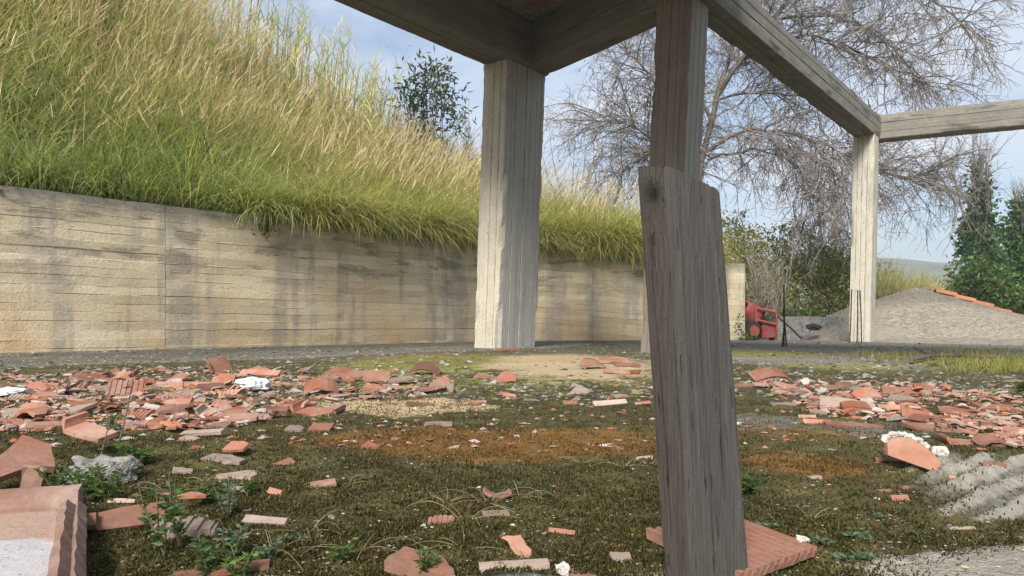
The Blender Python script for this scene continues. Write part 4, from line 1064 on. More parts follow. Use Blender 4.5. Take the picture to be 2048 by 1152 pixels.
bs = [('leafy_bush', 'yellowish green bush between the wooden post and the mixer', P(1475, 640, 16.5), [(0, 0, 1.5, 0.8, 0.8, 0.9), (-0.5, 0.3, 0.9, 0.7, 0.7, 0.8), (0.6, 0, 0.8, 0.7, 0.7, 0.8), (0.2, 0.3, 2.1, 0.6, 0.6, 0.55)], OLIVE, 6500),
      ('leafy_bush', 'olive green bush rising behind the red mixer', P(1552, 640, 18), [(0, 0, 1.4, 1.0, 0.8, 1.1), (0.5, 0.2, 2.3, 0.8, 0.7, 0.6), (-0.7, 0, 1.0, 0.7, 0.7, 0.9)], OLIVE + MIDG, 7000),
      ('leafy_bush', 'dark bush full of twigs behind the low rubble wall', P(1625, 640, 17.2), [(0, 0, 1.0, 0.9, 0.8, 0.9), (-0.6, 0, 0.5, 0.8, 0.6, 0.6), (0.6, 0.2, 0.9, 0.6, 0.7, 1.0), (0.1, 0, 1.8, 0.7, 0.6, 0.5)], MIDG + OLIVE, 7500),
      ('leafy_bush', 'green bush half hidden by the left side of the far column', P(1688, 640, 18.5), [(0, 0, 1.1, 0.7, 0.7, 1.1), (0.3, 0, 0.5, 0.8, 0.7, 0.6), (-0.1, 0, 2.2, 0.5, 0.5, 0.6)], MIDG + OLIVE, 5500),
      ('leafy_bush', 'low bright green bush between the mixer and the far column', P(1600, 650, 14.6), [(0, 0, 0.28, 0.9, 0.5, 0.30), (0.7, 0, 0.3, 0.6, 0.5, 0.3), (-0.8, 0, 0.25, 0.5, 0.5, 0.25)], MIDG + IVY, 4200),
      ('leafy_bush', 'green bush growing behind the gravel heap right of the far column', P(1800, 640, 22), [(0, 0, 0.9, 1.2, 0.9, 0.8), (-0.9, 0, 1.4, 0.7, 0.7, 1.0), (1.0, 0, 0.8, 0.8, 0.7, 0.6)], OLIVE, 6500),
      ('leafy_bush', 'pale bush showing between the end of the wall and the tree trunk', P(1420, 640, 19), [(0, 0, 1.6, 1.0, 0.8, 1.0), (0.4, 0, 2.6, 0.7, 0.7, 0.7)], OLIVE, 5000)]
for i, (nm, lb, c, bl, pal, n) in enumerate(bs):
    c[2] = -0.1; bush(nm, lb, 'bush', c, bl, n, 0.085, 0.55, pal, 14, 'bushes behind the building', 14, seed=10 + i)
# ivy-covered trees at the far right
def ivy_tree(px, ptop, Y, label, wpx, n, seed):
    c = P(px, 640, Y); c[2] = -0.1; top = P(px, ptop, Y)[2]; w = wpx / FPX * Y
    bl = []
    for k in range(7):
        t = k / 6
        bl.append((R.normal(0, w * 0.06), R.normal(0, 0.2), top * (0.12 + 0.84 * t), w * (0.62 - 0.50 * t), w * (0.55 - 0.4 * t), top * 0.12))
    t = bush('ivy_tree', label, 'tree', c, bl, n, 0.16, 0.8, IVY, 3, 'ivy clad trees at the right', 0, 0.10, seed, 0.7)
    m = 7                                                          # bare branches above the ivy
    b = np.tile(c + np.array([0, 0, top * 0.55]), (m, 1)); d = np.stack([R.normal(0, 0.32, m), R.normal(0, 0.3, m), np.ones(m)], -1)
    p, r = grow(b, d, R.uniform(0.45, 0.75, m) * top, 12, 0.07, 0.05, 0.06, 0.014)
    b2, d2 = spawn(p, 12, 0.45, 0.35); d2[:, 2] += 0.4
    p2, r2 = grow(b2, d2, R.uniform(0.4, 1.3, len(b2)), 7, 0.12, 0.06, 0.016, 0.006)
    b3, d3 = spawn(p2, 5, 0.5, 0.2); p3, r3 = grow(b3, d3, R.uniform(0.2, 0.6, len(b3)), 4, 0.15, 0.05, 0.008, 0.005)
    V, F = tubes(p, r, 5); mk('trunk', V - c, F, M_BARK, t, smooth=True)
    b = Big()
    for pp, rr in ((p2, r2), (p3, r3)):
        V, F = tubes(pp, rr, 3); b.add(V, F, np.zeros((len(V), 3)))
    tag(b.obj('twigs', M_TWIG, t), kind='stuff')
ivy_tree(1962, 350, 27, 'pointed tree wrapped in ivy with bare twigs above it', 82, 8500, 31)
ivy_tree(2046, 415, 28, 'broader ivy covered tree at the right edge of the view', 110, 10000, 32)
ivy_tree(2110, 400, 28, 'ivy covered tree mostly outside the right edge', 150, 3000, 33)
for i, (px, Y, lb, bl) in enumerate(((1985, 21, 'bright green ivy mound behind the roof tiles', [(0, 0, 0.9, 1.3, 0.8, 0.9), (1.2, 0, 0.8, 1.0, 0.8, 0.8), (-0.4, 0.2, 1.6, 0.7, 0.6, 0.7)]), (1925, 26, 'green bush at the foot of the pointed ivy tree', [(0, 0, 0.9, 0.8, 0.7, 1.0), (0.9, 0, 0.7, 0.8, 0.7, 0.8)]))):
    c = P(px, 640, Y); c[2] = -0.1; bush('leafy_bush', lb, 'bush', c, bl, 6000, 0.12, 0.75, IVY + MIDG, 6, 'bushes behind the building', 3, seed=40 + i)
# dry canes right of the far column
dc = Big(); N = 1300
px = R.uniform(1750, 1880, N); Y = R.uniform(18.5, 21, N); b = np.stack([(px - 1024) / FPX * Y, Y, np.full(N, -0.1)], -1)
V, F, C, tip = ribbons(b, R.uniform(0, 6.28, N), R.uniform(1.0, 2.3, N) * (1.15 - 0.45 * (px - 1750) / 130), R.uniform(0, 0.2, N), R.uniform(0, 0.7, N), R.uniform(0.015, 0.03, N), 4, pick(STRAW, N), pick(STRAW + YELG, N)); dc.add(V, F, C)
V, F, C, tip = ribbons(b + np.array([0, 0, 1]) * R.uniform(0.4, 1.5, (N, 1)), R.uniform(0, 6.28, N), R.uniform(0.3, 0.6, N), R.uniform(0.2, 0.8, N), R.uniform(0.5, 1.4, N), R.uniform(0.015, 0.03, N), 4, pick(STRAW, N), pick(STRAW + YELG, N)); dc.add(V, F, C)
tag(dc.obj('reeds', M_STRAW), 'dry tan canes behind the gravel heap beside the far column', kind='stuff')
# saplings of bare twigs in the gap right of the wide column
def twig_shrub(px, py, Y, h, n, label):
    c = P(px, py, Y); c[2] = float(hill_z(c[0], c[1])) if behind(c[0], c[1]) > 0.2 and c[0] < 4 else -0.1
    t = thing('bare_sapling', label, 'sapling', c, 'bare saplings')
    d = np.stack([R.normal(0, 0.25, n), R.normal(0, 0.2, n), np.ones(n)], -1)
    p, r = grow(np.tile(c - np.array([0, 0, 0.05]), (n, 1)), d, R.uniform(0.7, 1.1, n) * h, 10, 0.05, 0.02, 0.012, 0.004)
    V, F = tubes(p, r, 4); mk('stems', V - c, F, M_BARK, t)
    b2, d2 = spawn(p, 9, 0.5, 0.3); d2[:, 2] += 0.3; p2, r2 = grow(b2, d2, R.uniform(0.2, 0.7, len(b2)), 5, 0.12, 0.03, 0.006, 0.003)
    V, F = tubes(p2, r2, 3); tag(mk('twigs', V - c, F, M_TWIG, t), kind='stuff')
twig_shrub(1140, 380, 15, 2.4, 7, 'thin bare sapling against the sky right of the wide column')
twig_shrub(1215, 380, 15.5, 1.9, 8, 'bare sapling of fine twigs left of the middle column')
twig_shrub(925, 330, 14.8, 1.6, 8, 'grey twiggy sapling left of the wide column')
twig_shrub(1500, 640, 14.2, 1.7, 12, 'grey tangle of bare twigs above the red mixer')
twig_shrub(1545, 640, 14.6, 1.9, 12, 'bare twigs drooping between the mixer and the bent rebars')
D_ = 6.45 * 2300 / (2300 - 535); c = P(535, 447, D_)
bush('creeper', 'small leafy creeper hanging down the face of the retaining wall', 'creeper', c + np.array([0.03, -0.05, -0.02]), [(0.02, 0, 0.04, 0.05, 0.03, 0.05), (-0.03, 0, -0.02, 0.05, 0.03, 0.04), (-0.10, 0, -0.06, 0.06, 0.03, 0.03)], 180, 0.04, 0.6, MIDG, 3, None, 0, 0.003, 61, 0.2)
# small weed at the end of the wall
c = np.append(WE, 0) + np.array([-0.12, -0.35, -0.05])
bush('weed', 'leafy weed growing against the pale end of the retaining wall', 'weed', c, [(0, 0, 0.18, 0.10, 0.08, 0.14), (0.1, 0, 0.08, 0.1, 0.08, 0.08), (-0.08, 0, 0.30, 0.06, 0.06, 0.08)], 260, 0.05, 0.5, MIDG, 6, None, 0, 0.004, 50, 0.2)
lampb = P(1958, 640, 22.6); lampb[2] = -0.1
lamp = thing('street_lamp', 'small pale street lamp head sticking out of the ivy', 'street lamp', lampb)
hz = P(1950, 533, 22.6)
g = Geo(); g.tube([lampb, np.array([lampb[0], lampb[1], hz[2] - 0.1])], 0.03, 8); g.obj('pole', M_STEEL, lamp)
g = Geo(); g.tube([np.array([lampb[0], lampb[1], hz[2] - 0.1]), hz + np.array([0.02, -0.1, 0.0]), hz + np.array([-0.12, -0.2, 0.05])], 0.022, 6); g.obj('arm', M_STEEL, lamp)
g = Geo(); g.tube([hz + np.array([-0.05, -0.2, 0.04]), hz + np.array([-0.22, -0.22, 0.08]), hz + np.array([-0.3, -0.22, 0.07])], [0.03, 0.05, 0.03], 8); g.obj('lamp_head', M_STEEL, lamp)

# ------------------------------------------------------------------ broken clay blocks and tiles
def shard_mesh(kind, w, d, t, rr):
    """profile across x (with thickness t) and ragged ends along y; returns V, F"""
    n = 7
    u = np.linspace(0, 1, n)
    if kind == 'r':
        nr = 5 if w < 0.12 else 7; n = nr * 4 + 1
        u = np.append(np.concatenate([(k + np.array([0, 0.60, 0.66, 0.94])) / nr for k in range(nr)]), 1.0)
    x = (u - 0.5) * w; z = np.zeros(n)
    if kind == 'r': z = np.append(np.tile([0, 0, -1, -1], nr), 0) * 0.0036 * min(1, w / 0.09)
    if kind == 'c':
        a = rr.uniform(0.5, 0.9); th = (u - 0.5) * 2 * a; rad = w / 2 / math.sin(a); x = rad * np.sin(th); z = rad * (np.cos(th) - math.cos(a))
    if kind in 'lu':
        k = rr.uniform(0.28, 0.42); hgt = w * rr.uniform(0.10, 0.17)
        x = np.array([-.5, -.5, -.48, -.1, .2, .48, .5]) * w
        z = np.array([hgt, hgt * .5, 0.0, 0, 0, 0, 0])
        if kind == 'u': x = np.array([-.5, -.49, -.46, 0, .46, .49, .5]) * w; z = np.array([hgt, hgt * .5, 0, 0, 0, hgt * .5, hgt * rr.uniform(.6, 1)])
    # ends
    j = lambda a: rr.uniform(-a, a, n) * d
    y0 = np.full(n, -d / 2) + j(0.035); y1 = np.full(n, d / 2) + j(0.035)
    m = rr.integers(0, 4)
    if kind == 't': y1 = -d / 2 + d * np.clip(1.06 - np.abs(u - rr.uniform(0.25, 0.75)) * 1.7, 0.06, 1) + j(0.02)
    elif kind == 'd': y1 = -d / 2 + d * np.array([.42, .74, .93, 1.0, .94, .72, .3]) + j(0.015)
    elif kind == 's': y1 = y1 - d * 0.3 * rr.random() * u
    elif m == 0: y1 = y1 - d * 0.5 * np.clip((u - rr.uniform(0.4, 0.7)) * 2.2, 0, 1)
    elif m == 1: y1 = y1 - d * 0.45 * np.clip((rr.uniform(0.3, 0.6) - u) * 2.2, 0, 1)
    elif m == 2: y1 = y1 - d * 0.35 * u; y0 = y0 + d * 0.2 * (1 - u)
    nx = -np.gradient(z, u); nz = np.gradient(x, u) + 1e-9; ln = np.hypot(nx, nz); nx, nz = nx / ln, nz / ln
    if kind == 'r': nx, nz = nx * 0, np.ones(n)
    V = np.zeros((n, 4, 3)); b = 0.0008
    V[:, 0] = np.stack([x, y0, z], -1); V[:, 1] = np.stack([x, y1, z], -1)
    xb, zb = x - nx * t, z - nz * t
    if kind == 'r': zb = np.full(n, -max(t, 0.005))
    V[:, 2] = np.stack([xb, y1 + j(0.03), zb], -1); V[:, 3] = np.stack([xb, y0 + j(0.03), zb], -1)
    F = []
    for i in range(n - 1):
        a, c = i * 4, (i + 1) * 4
        F += [(a, c, c + 1, a + 1), (a + 2, c + 2, c + 3, a + 3), (a + 1, c + 1, c + 2, a + 2), (a + 3, c + 3, c, a)]
    F += [(0, 1, 2, 3), (4 * n - 1, 4 * n - 2, 4 * n - 3, 4 * n - 4)]
    return V.reshape(-1, 3), F
NSH = [0]
def shard(cx, yb, w, h, kind, tone, label, group='broken terracotta pieces', yaw=None, lift=0.0, dfrac=None, thick=None, tiltx=None, roll=None, name='tile_shard', cat='tile shard'):
    NSH[0] += 1
    rr = np.random.default_rng(1000 + NSH[0])
    b = G(cx, yb); Y = b[1]
    W = w * Y / FPX
    t = thick or min(rr.uniform(0.0055, 0.0095), max(0.003, W * 0.11))
    if Y < 1.1: t = min(t, 0.011)
    d = W * (dfrac if dfrac else {'s': 0.2, 'f': 0.62, 'r': 0.6, 'c': 0.7, 'l': 0.62, 'u': 0.55, 't': 0.75, 'd': 0.85}[kind])
    tpx = t * FPX / Y; H = (h - tpx) * Y / FPX
    lay = d * CZ / Y
    al = math.asin(min(0.97, max(0.02, (H - lay * 0.9) / max(d, 0.01)))) if tiltx is None else tiltx
    if yaw is None: yaw = rr.uniform(-0.45, 0.45) if kind != 's' else rr.uniform(-0.3, 0.3)
    if roll is None: roll = rr.uniform(-0.10, 0.10)
    V, F = shard_mesh(kind, W, d, t, rr)
    if kind == 'c' and rr.random() < 0.3: V[:, 2] *= -1; F = [f[::-1] for f in F]
    M = Matrix.Rotation(yaw, 3, 'Z') @ Matrix.Rotation(al, 3, 'X') @ Matrix.Rotation(roll, 3, 'Y')
    V = V @ np.array(M).T
    V[:, 1] -= V[:, 1].min()
    cyy = b[1]; zz = float(slab_z(b[0], b[1] + d * 0.3)) - 0.003 + lift
    V[:, 2] -= V[:, 2].min()
    # origin at the middle of the base
    o = mk(name, V - np.array([0, V[:, 1].mean(), 0]), F, M_T[tone] if tone in M_T else M_MORT, None, loc=(b[0], cyy + V[:, 1].mean(), zz))
    return tag(o, label, cat, group)

# every piece that stands out: x, base row, width, height in photo pixels, form, clay, what it is, where it is
HAND = [
 (425,748,48,36,'l','p','pointed tile piece standing upright','at the back of the left heap'),
 (442,771,46,29,'f','p','square pink block piece','leaning below the pointed upright tile'),
 (157,762,86,18,'r','p','long ribbed pink strip','at the back left of the left heap'),
 (231,759,66,20,'u','p','stepped pink tile piece','on the back edge of the left heap'),
 (74,780,54,23,'f','p','tilted pink plate','near the left edge of the left heap'),
 (72,793,96,17,'c','o','wide orange bowed tile','at the left end of the left heap'),
 (238,793,70,35,'r','p','large tilted ribbed plate','in the middle of the left heap'),
 (182,777,44,22,'s','p','slanting narrow pink strip','leaning on the large ribbed plate'),
 (335,773,62,23,'s','o','pale orange strip rising to the right','beside the crumpled white bag'),
 (392,770,58,16,'s','o','orange strip sloping down to the right','below the pointed upright tile'),
 (424,787,96,20,'f','b','broad brown plate with dark face','left of the crumpled white bag'),
 (453,795,38,18,'r','p','small ribbed pink tile','in front of the broad brown plate'),
 (366,796,92,14,'r','p','long low ribbed tile','in front of the broad brown plate'),
 (348,811,48,22,'f','p','five sided pink plate','tilted at the front of the left heap'),
 (307,801,36,16,'f','w','white topped small block','in the middle of the left heap'),
 (390,817,38,17,'l','p','pink angle piece','at the front of the left heap'),
 (330,836,64,20,'c','p','curved pink roof tile piece','at the front of the left heap'),
 (438,833,92,23,'u','w','pale ridged three part tile','at the front right of the left heap'),
 (420,856,62,21,'t','b','brown triangular shard','in front of the pale ridged tile'),
 (398,872,90,14,'s','w','long grey strip of clay','on the moss before the left heap'),
 (372,882,36,10,'f','w','pale flat chip','touching the long grey strip'),
 (22,832,54,21,'f','w','pale flat plate','at the left edge of the heap'),
 (58,834,64,26,'c','p','bowed pink tile','just right of the pale flat plate'),
 (132,840,70,16,'r','p','ridged pink tile','at the front left of the left heap'),
 (86,861,110,20,'s','p','long pink slab','lying along the front left of the heap'),
 (180,848,42,13,'r','p','short ridged pink piece','in front of the left heap'),
 (221,840,48,12,'f','p','flat pink piece','in front of the large ribbed plate'),
 (254,852,70,11,'f','p','wide flat pink tile','behind the thin tall stem'),
 (280,869,92,16,'t','p','long pointed pink tile','at the very front of the left heap'),
 (18,862,40,18,'f','b','shaded brown chunk','at the left edge below the pale flat plate'),
 (120,828,80,12,'s','p','long thin pink strip','across the front left of the heap'),
 (158,922,108,34,'l','p','pink plate with dark underside','resting on the grey concrete lump'),
 (243,940,52,42,'t','b','dark pointed shard standing','at the right end of the concrete lump'),
 (465,915,52,24,'f','p','square pink block fragment','lying on a thin slab in the moss'),
 (440,928,84,14,'f','w','thin slab','under the square pink fragment'),
 (360,951,38,22,'f','w','whitish rough shard','right of the grey concrete lump'),
 (467,962,80,16,'t','w','pale flat triangle','on the moss before the square pink fragment'),
 (321,993,34,13,'s','o','small orange sliver','in the moss among dry stalks'),
 (241,1012,54,20,'s','w','narrow pale strip','above the wedge shaped brown block'),
 (375,1024,54,16,'t','o','orange wedge','resting on the pale ribbed half brick'),
 (228,1076,130,56,'l','b','wedge shaped brown block','beside the large corner block at lower left'),
 (353,1078,128,54,'r','w','pale ribbed half brick','lying among the green weeds'),
 (523,1056,98,26,'s','w','long grey pale strip','in the moss right of the weeds'),
 (408,1150,224,12,'s','o','very long thin orange strip','at the bottom edge of the view'),
 (547,1002,30,20,'r','p','small ribbed pale chip','right of the green weeds'),
 (476,994,40,20,'f','w','pale worn chip','behind the small ribbed chip'),
 (565,930,46,19,'t','p','pinkish bent shard','in the moss right of the square fragment'),
 (686,760,84,21,'f','o','long orange plate','at the right part of the left heap'),
 (750,765,54,25,'f','p','pink plate with whitish left edge','at the right part of the left heap'),
 (851,752,62,19,'c','b','brownish curved tile','at the right end of the left heap'),
 (880,774,44,24,'d','p','rounded tile end with white rim','at the right end of the left heap'),
 (881,786,50,22,'f','w','pale dusty plate','in front of the rounded tile end'),
 (747,786,48,22,'f','o','orange plate with whitish side','in front of the pink whitish edged plate'),
 (634,792,68,27,'c','o','arched orange tile with a broken notch','in the left heap'),
 (514,753,88,14,'s','p','long pink strip','right of the pointed upright tile'),
 (626,829,104,24,'u','o','big trough shaped orange piece','in front of the left heap'),
 (548,824,58,15,'c','b','dark bowed strip','left of the big trough shaped piece'),
 (586,862,40,15,'r','w','greyish ribbed piece','on dark ground before the trough shaped piece'),
 (638,867,46,19,'f','b','dull brown lump of tile','on dark ground before the trough shaped piece'),
 (741,905,38,15,'c','p','small bent pink tile','on the rust coloured moss'),
 (875,860,56,11,'f','w','pale jagged flake','at the edge of the rust coloured moss'),
 (839,813,58,9,'s','b','thin brown strip','on the pale patch before the left heap'),
 (908,898,22,9,'f','w','small pale chip','on the rust coloured moss'),
 (1013,766,40,25,'d','p','rounded dusty pink shard','standing at the edge of the sand'),
 (975,760,48,11,'t','p','flat pink piece','left of the rounded dusty shard'),
 (1154,791,46,22,'t','w','pale pointed shard','leaning alone in front of the sand'),
 (1222,816,70,17,'s','w','long ribbed pale strip','left of the wooden post'),
 (1141,808,28,15,'r','p','small ridged pink piece','below the pale pointed shard'),
 (1244,801,30,10,'f','w','pale square flake','near the wooden post'),
 (1287,817,34,9,'s','o','orange sliver','touching the left side of the wooden post'),
 (955,804,36,12,'s','p','pinkish strip','on the moss before the sand'),
 (1018,795,28,10,'f','p','small rough pink chip','on the moss before the sand'),
 (1186,740,54,16,'c','o','half pipe tile','on the sand patch'),
 (1230,729,60,14,'f','o','broken orange tile','at the back of the sand patch'),
 (1256,737,48,11,'r','o','orange ribbed tile','in the middle of the sand patch pile'),
 (1235,748,52,10,'s','p','pinkish strip','at the front of the sand patch pile'),
 (1268,747,28,10,'f','o','small orange plate','at the right of the sand patch pile'),
 (1017,704,50,6,'s','o','dark orange strip','at the foot of the wide column'),
 (1555,774,106,23,'c','o','long orange pipe tile','at the back left of the right heap'),
 (1574,783,52,18,'d','p','rounded pink piece','below the long orange pipe tile'),
 (1500,778,74,10,'s','o','long thin orange strip','right of the wooden post'),
 (1666,778,78,9,'s','o','low orange strip','at the back of the right heap'),
 (1740,800,56,24,'f','p','pink tilted plate','in the middle of the right heap'),
 (1717,824,104,26,'f','w','big dusty pale plate','at the left front of the right heap'),
 (1804,789,76,20,'s','b','slanting brown strip','in the right heap'),
 (1860,784,40,17,'f','b','brown upright plate','at the back of the right heap'),
 (1857,791,24,11,'c','p','small rounded pink bit','before the brown upright plate'),
 (1857,847,62,31,'l','o','orange angle plate','at the front of the right heap'),
 (1874,867,88,23,'f','o','orange plate with slanted sides','in front of the right heap'),
 (1787,923,56,14,'s','o','thin orange strip','left of the big rounded plate'),
 (2022,868,60,36,'s','o','long orange plate sloping down','at the right edge'),
 (1997,897,58,20,'c','b','dark curved tile','at the right edge before the heap'),
 (1933,891,62,17,'l','p','pink ridged piece','in front of the right heap'),
 (1925,952,42,17,'s','o','small orange bar','on the grooved concrete'),
 (1996,940,42,11,'f','p','flat pink piece','on the grooved concrete'),
 (2038,897,34,22,'f','p','pink block end','at the right edge'),
 (1615,838,34,18,'s','p','narrow pink piece','at the left tip of the right heap'),
 (1640,830,32,13,'f','w','grey flat flake','at the left tip of the right heap'),
 (1636,853,56,15,'s','p','slanting pink strip','left of the bright orange sliver'),
 (1717,860,112,14,'s','o','bright orange long sliver','before the right heap'),
 (1634,957,28,14,'f','w','pinkish rough chunk','on the rust moss right of the post'),
 (1733,949,28,6,'s','o','tiny orange bar','on the moss left of the big rounded plate'),
 (1570,816,52,7,'s','w','pale stick like strip','right of the wooden post'),
 (1949,832,84,18,'f','o','wide orange plate','in the right part of the right heap'),
 (2003,821,68,20,'f','p','pink plate','at the far right of the right heap'),
 (1830,822,60,15,'f','p','flat pink tile','behind the orange angle plate'),
 (1763,990,40,8,'s','b','thin brown sliver','on the moss at the right'),
 (1806,980,30,10,'f','p','small dusty pink chip','on the moss at the right'),
 (1807,1010,32,16,'f','o','orange chunk','on the moss before the small dusty chip'),
 (1855,1113,34,12,'f','w','pale chip','on the bare concrete at lower right'),
 (1929,1056,54,13,'s','w','pale strip with an orange corner','on the concrete at lower right'),
 (881,1056,52,22,'r','p','small grooved pink tile','in the moss at the centre'),
 (1124,1068,54,20,'s','p','pale streaked pink bar','left of the wooden post low in the view'),
 (1068,1063,34,12,'t','w','pale sliver','beside the streaked pink bar'),
 (1028,1150,142,13,'s','w','long pale stick of clay','at the bottom edge'),
 (994,1000,58,14,'c','b','bent brownish tile','under dry stalks in the moss'),
 (991,1030,52,18,'f','w','greyish shard','under the bent brownish tile'),
 (640,989,50,17,'f','p','pinkish grooved shard','under arching dry stalks'),
 (667,1043,26,9,'f','w','tiny whitish chip','in the dark moss'),
 (1224,1097,52,13,'f','p','small flat pink tile','left of the wooden post near the bottom'),
 (1245,1130,42,29,'f','w','whitish block chip','below the small flat pink tile'),
 (1166,1154,56,18,'d','p','pink rounded piece','cut by the bottom edge'),
 (1291,916,34,10,'f','w','pale flake','among dead stalks left of the post'),
 (1197,965,24,8,'t','w','tiny pale triangle','in the moss left of the post'),
]
for e in HAND:
    cx, yb, w, h, k, tone, sh, where = e
    kw = {}
    if sh.startswith('pointed tile'): kw = dict(yaw=1.0, dfrac=0.8)
    if sh.startswith('long orange pipe'): kw = dict(dfrac=0.28)
    if sh == 'thin slab': kw = dict(tiltx=0.03)
    if sh.startswith('square pink block fragment'): kw = dict(lift=0.012)
    if sh.startswith('pink plate with dark'): kw = dict(lift=0.030, yaw=-0.4, tiltx=0.2, roll=0.12)
    if sh.startswith('big rounded'): kw = dict(yaw=-0.35, thick=0.012)
    if sh == 'orange wedge': kw = dict(lift=0.016)
    if sh.startswith('wedge'): kw = dict(yaw=0.5, dfrac=0.5, tiltx=0.5)
    if sh.startswith('pale ribbed half'): kw = dict(yaw=0.15, dfrac=0.62, tiltx=0.12, thick=0.016)
    shard(cx, yb, w, h, k, tone, sh + ' ' + where, **kw)
def plate_poly(pts, t, tone, label, mat=None):
    '''a flat broken plate given by the corners of its upper face: photo x, y and height over the floor'''
    top = []
    for px, py, z in pts:
        Y = (CZ - z) * FPX / (py - HZ); top.append([(px - 1024) / FPX * Y, Y, z])
    top = np.array(top); k = len(top)
    A_ = np.c_[top[:, :2], np.ones(k)]; co_ = np.linalg.lstsq(A_, top[:, 2], rcond=None)[0]; top[:, 2] = np.maximum(A_ @ co_, 0.001)
    nrm = np.zeros(3)
    for i in range(k): nrm += np.cross(top[i], top[(i + 1) % k])
    nrm /= np.linalg.norm(nrm); nrm *= np.sign(nrm[2])
    rr = np.random.default_rng(k * 7 + int(abs(pts[0][0])))
    T2, B2 = [], []
    for i in range(k):                                             # break the straight edges a little
        a, b = top[i], top[(i + 1) % k]
        for f in (0, 0.3, 0.62):
            q = a * (1 - f) + b * f + (rr.normal(0, 0.0012, 3) if f else 0); T2.append(q); B2.append(q - nrm * t + rr.normal(0, 0.0007, 3))
    V = np.array(T2 + B2); m = len(T2); c = V[:m].mean(0); c[2] = max(0.0, V[:, 2].min())
    o = mk('tile_shard', V - c, [tuple(range(m)), tuple(range(2 * m - 1, m - 1, -1))] + [((i + 1) % m, i, m + i, m + (i + 1) % m) for i in range(m)], mat or M_T[tone], None, loc=c)
    return tag(o, label, 'tile shard', 'broken terracotta pieces')
plate_poly([(-60, 1010, .002), (-60, 925, .052), (0, 902, .058), (45, 881, .064), (101, 885, .060), (111, 920, .040), (70, 937, .030), (0, 975, .012)], 0.011, 'b', 'large brown plate leaning at the left edge beside the grey concrete lump')
plate_poly([(50, 932, .040), (94, 930, .040), (86, 980, .001), (43, 981, .001)], 0.010, 'o', 'orange plate standing under the large leaning brown plate')
plate_poly([(768, 1119, .012), (809, 1095, .014), (882, 1109, .014), (899, 1128, .012), (918, 1160, .006), (868, 1152, .006)], 0.011, 'p', 'large flat pink plate with a slanted end at the bottom centre')
plate_poly([(1001, 1074, .020), (1040, 1073, .022), (1063, 1093, .016), (1058, 1121, .003), (1031, 1107, .008)], 0.009, 'o', 'five sided orange plate leaning on the moss at the bottom centre')
LEAN = 0.030
out_ = [(1793,916),(1797,893),(1808,884),(1824,880),(1840,883),(1856,893),(1868,908),(1875,922),(1872,932),(1863,941),(1840,933),(1815,924)]
Yp = G(1833, 938)[1]
pb_ = G(1833, 938)
def plate_pt(x, y, back=0.0):
    p = P(x, y, Yp); f = (938 - y) / 58.0
    return p + np.array([0, LEAN * f + back + 0.016 * (x - 1833) / 40.0 * -1, 0])
k = len(out_); V = [plate_pt(x, y) for x, y in out_] + [plate_pt(x, y, 0.012) for x, y in out_]
V = np.array(V); 
big = thing('tile_shard', 'big rounded orange plate with white mortar rim standing before the right heap', 'tile shard', pb_, 'broken terracotta pieces')
mk('plate', V - pb_, [tuple(range(k - 1, -1, -1))] + [tuple(range(k, 2 * k))] + [(i, (i + 1) % k, k + (i + 1) % k, k + i) for i in range(k)], M_T['o'], big)
g = Geo(); rq0 = np.random.default_rng(8)
rim = resample([plate_pt(x, y - 2, 0.008) for x, y in ((1795,892),(1800,885),(1812,880),(1826,877),(1842,880),(1858,890),(1868,902))], 26) + rq0.normal(0, 0.0011, (26, 3))
g.tube(rim, 0.0036 + 0.0026 * rq0.random(26), 7); g.obj('mortar', M_MORT, big)
# mortar clinging to the big rounded plate, and the slab of mortar behind it
def mort(c, a, b_, h, sd, lab):
    o = lump('mortar', c, a, b_, h, M_MORT, sd, 26, 16, 0.55, 0.3)
    for p in o.data.polygons: p.use_smooth = False
    tag(o, lab, 'mortar lump')
mort(G(1882, 915), 0.015, 0.012, 0.010, 6, 'white mortar lump behind the big rounded plate')
mort(G(1127, 1153), 0.007, 0.006, 0.006, 7, 'small white mortar lump at the bottom edge')
mort(G(1604, 1108) + np.array([0, 0, 0.012]), 0.008, 0.006, 0.004, 8, 'white mortar lump at the corner of the large ribbed tile')
o = lump('concrete_lump', G(166, 976) + np.array([0, 0.05, -0.012]), 0.046, 0.034, 0.021, M_ROCK, 9, 60, 34, 0.9, 0.3, 0.22); o.data.polygons.foreach_set('use_smooth', np.zeros(len(o.data.polygons), bool)); tag(o, 'grey weathered lump of concrete under the pink plate at the left', 'concrete lump')
o = crumple('plastic_bag', G(498, 788) + np.array([0, 0.03, 0]), 0.058, 0.05, 0.024, M_PLAST, 12); tag(o, 'crumpled white plastic bag caught in the left heap', 'plastic bag')
o = crumple('plastic_bag', G(10, 796) + np.array([0, 0.03, 0]), 0.045, 0.04, 0.014, M_PLAST, 14); tag(o, 'crumpled white plastic scrap at the left edge of the heap', 'plastic bag')

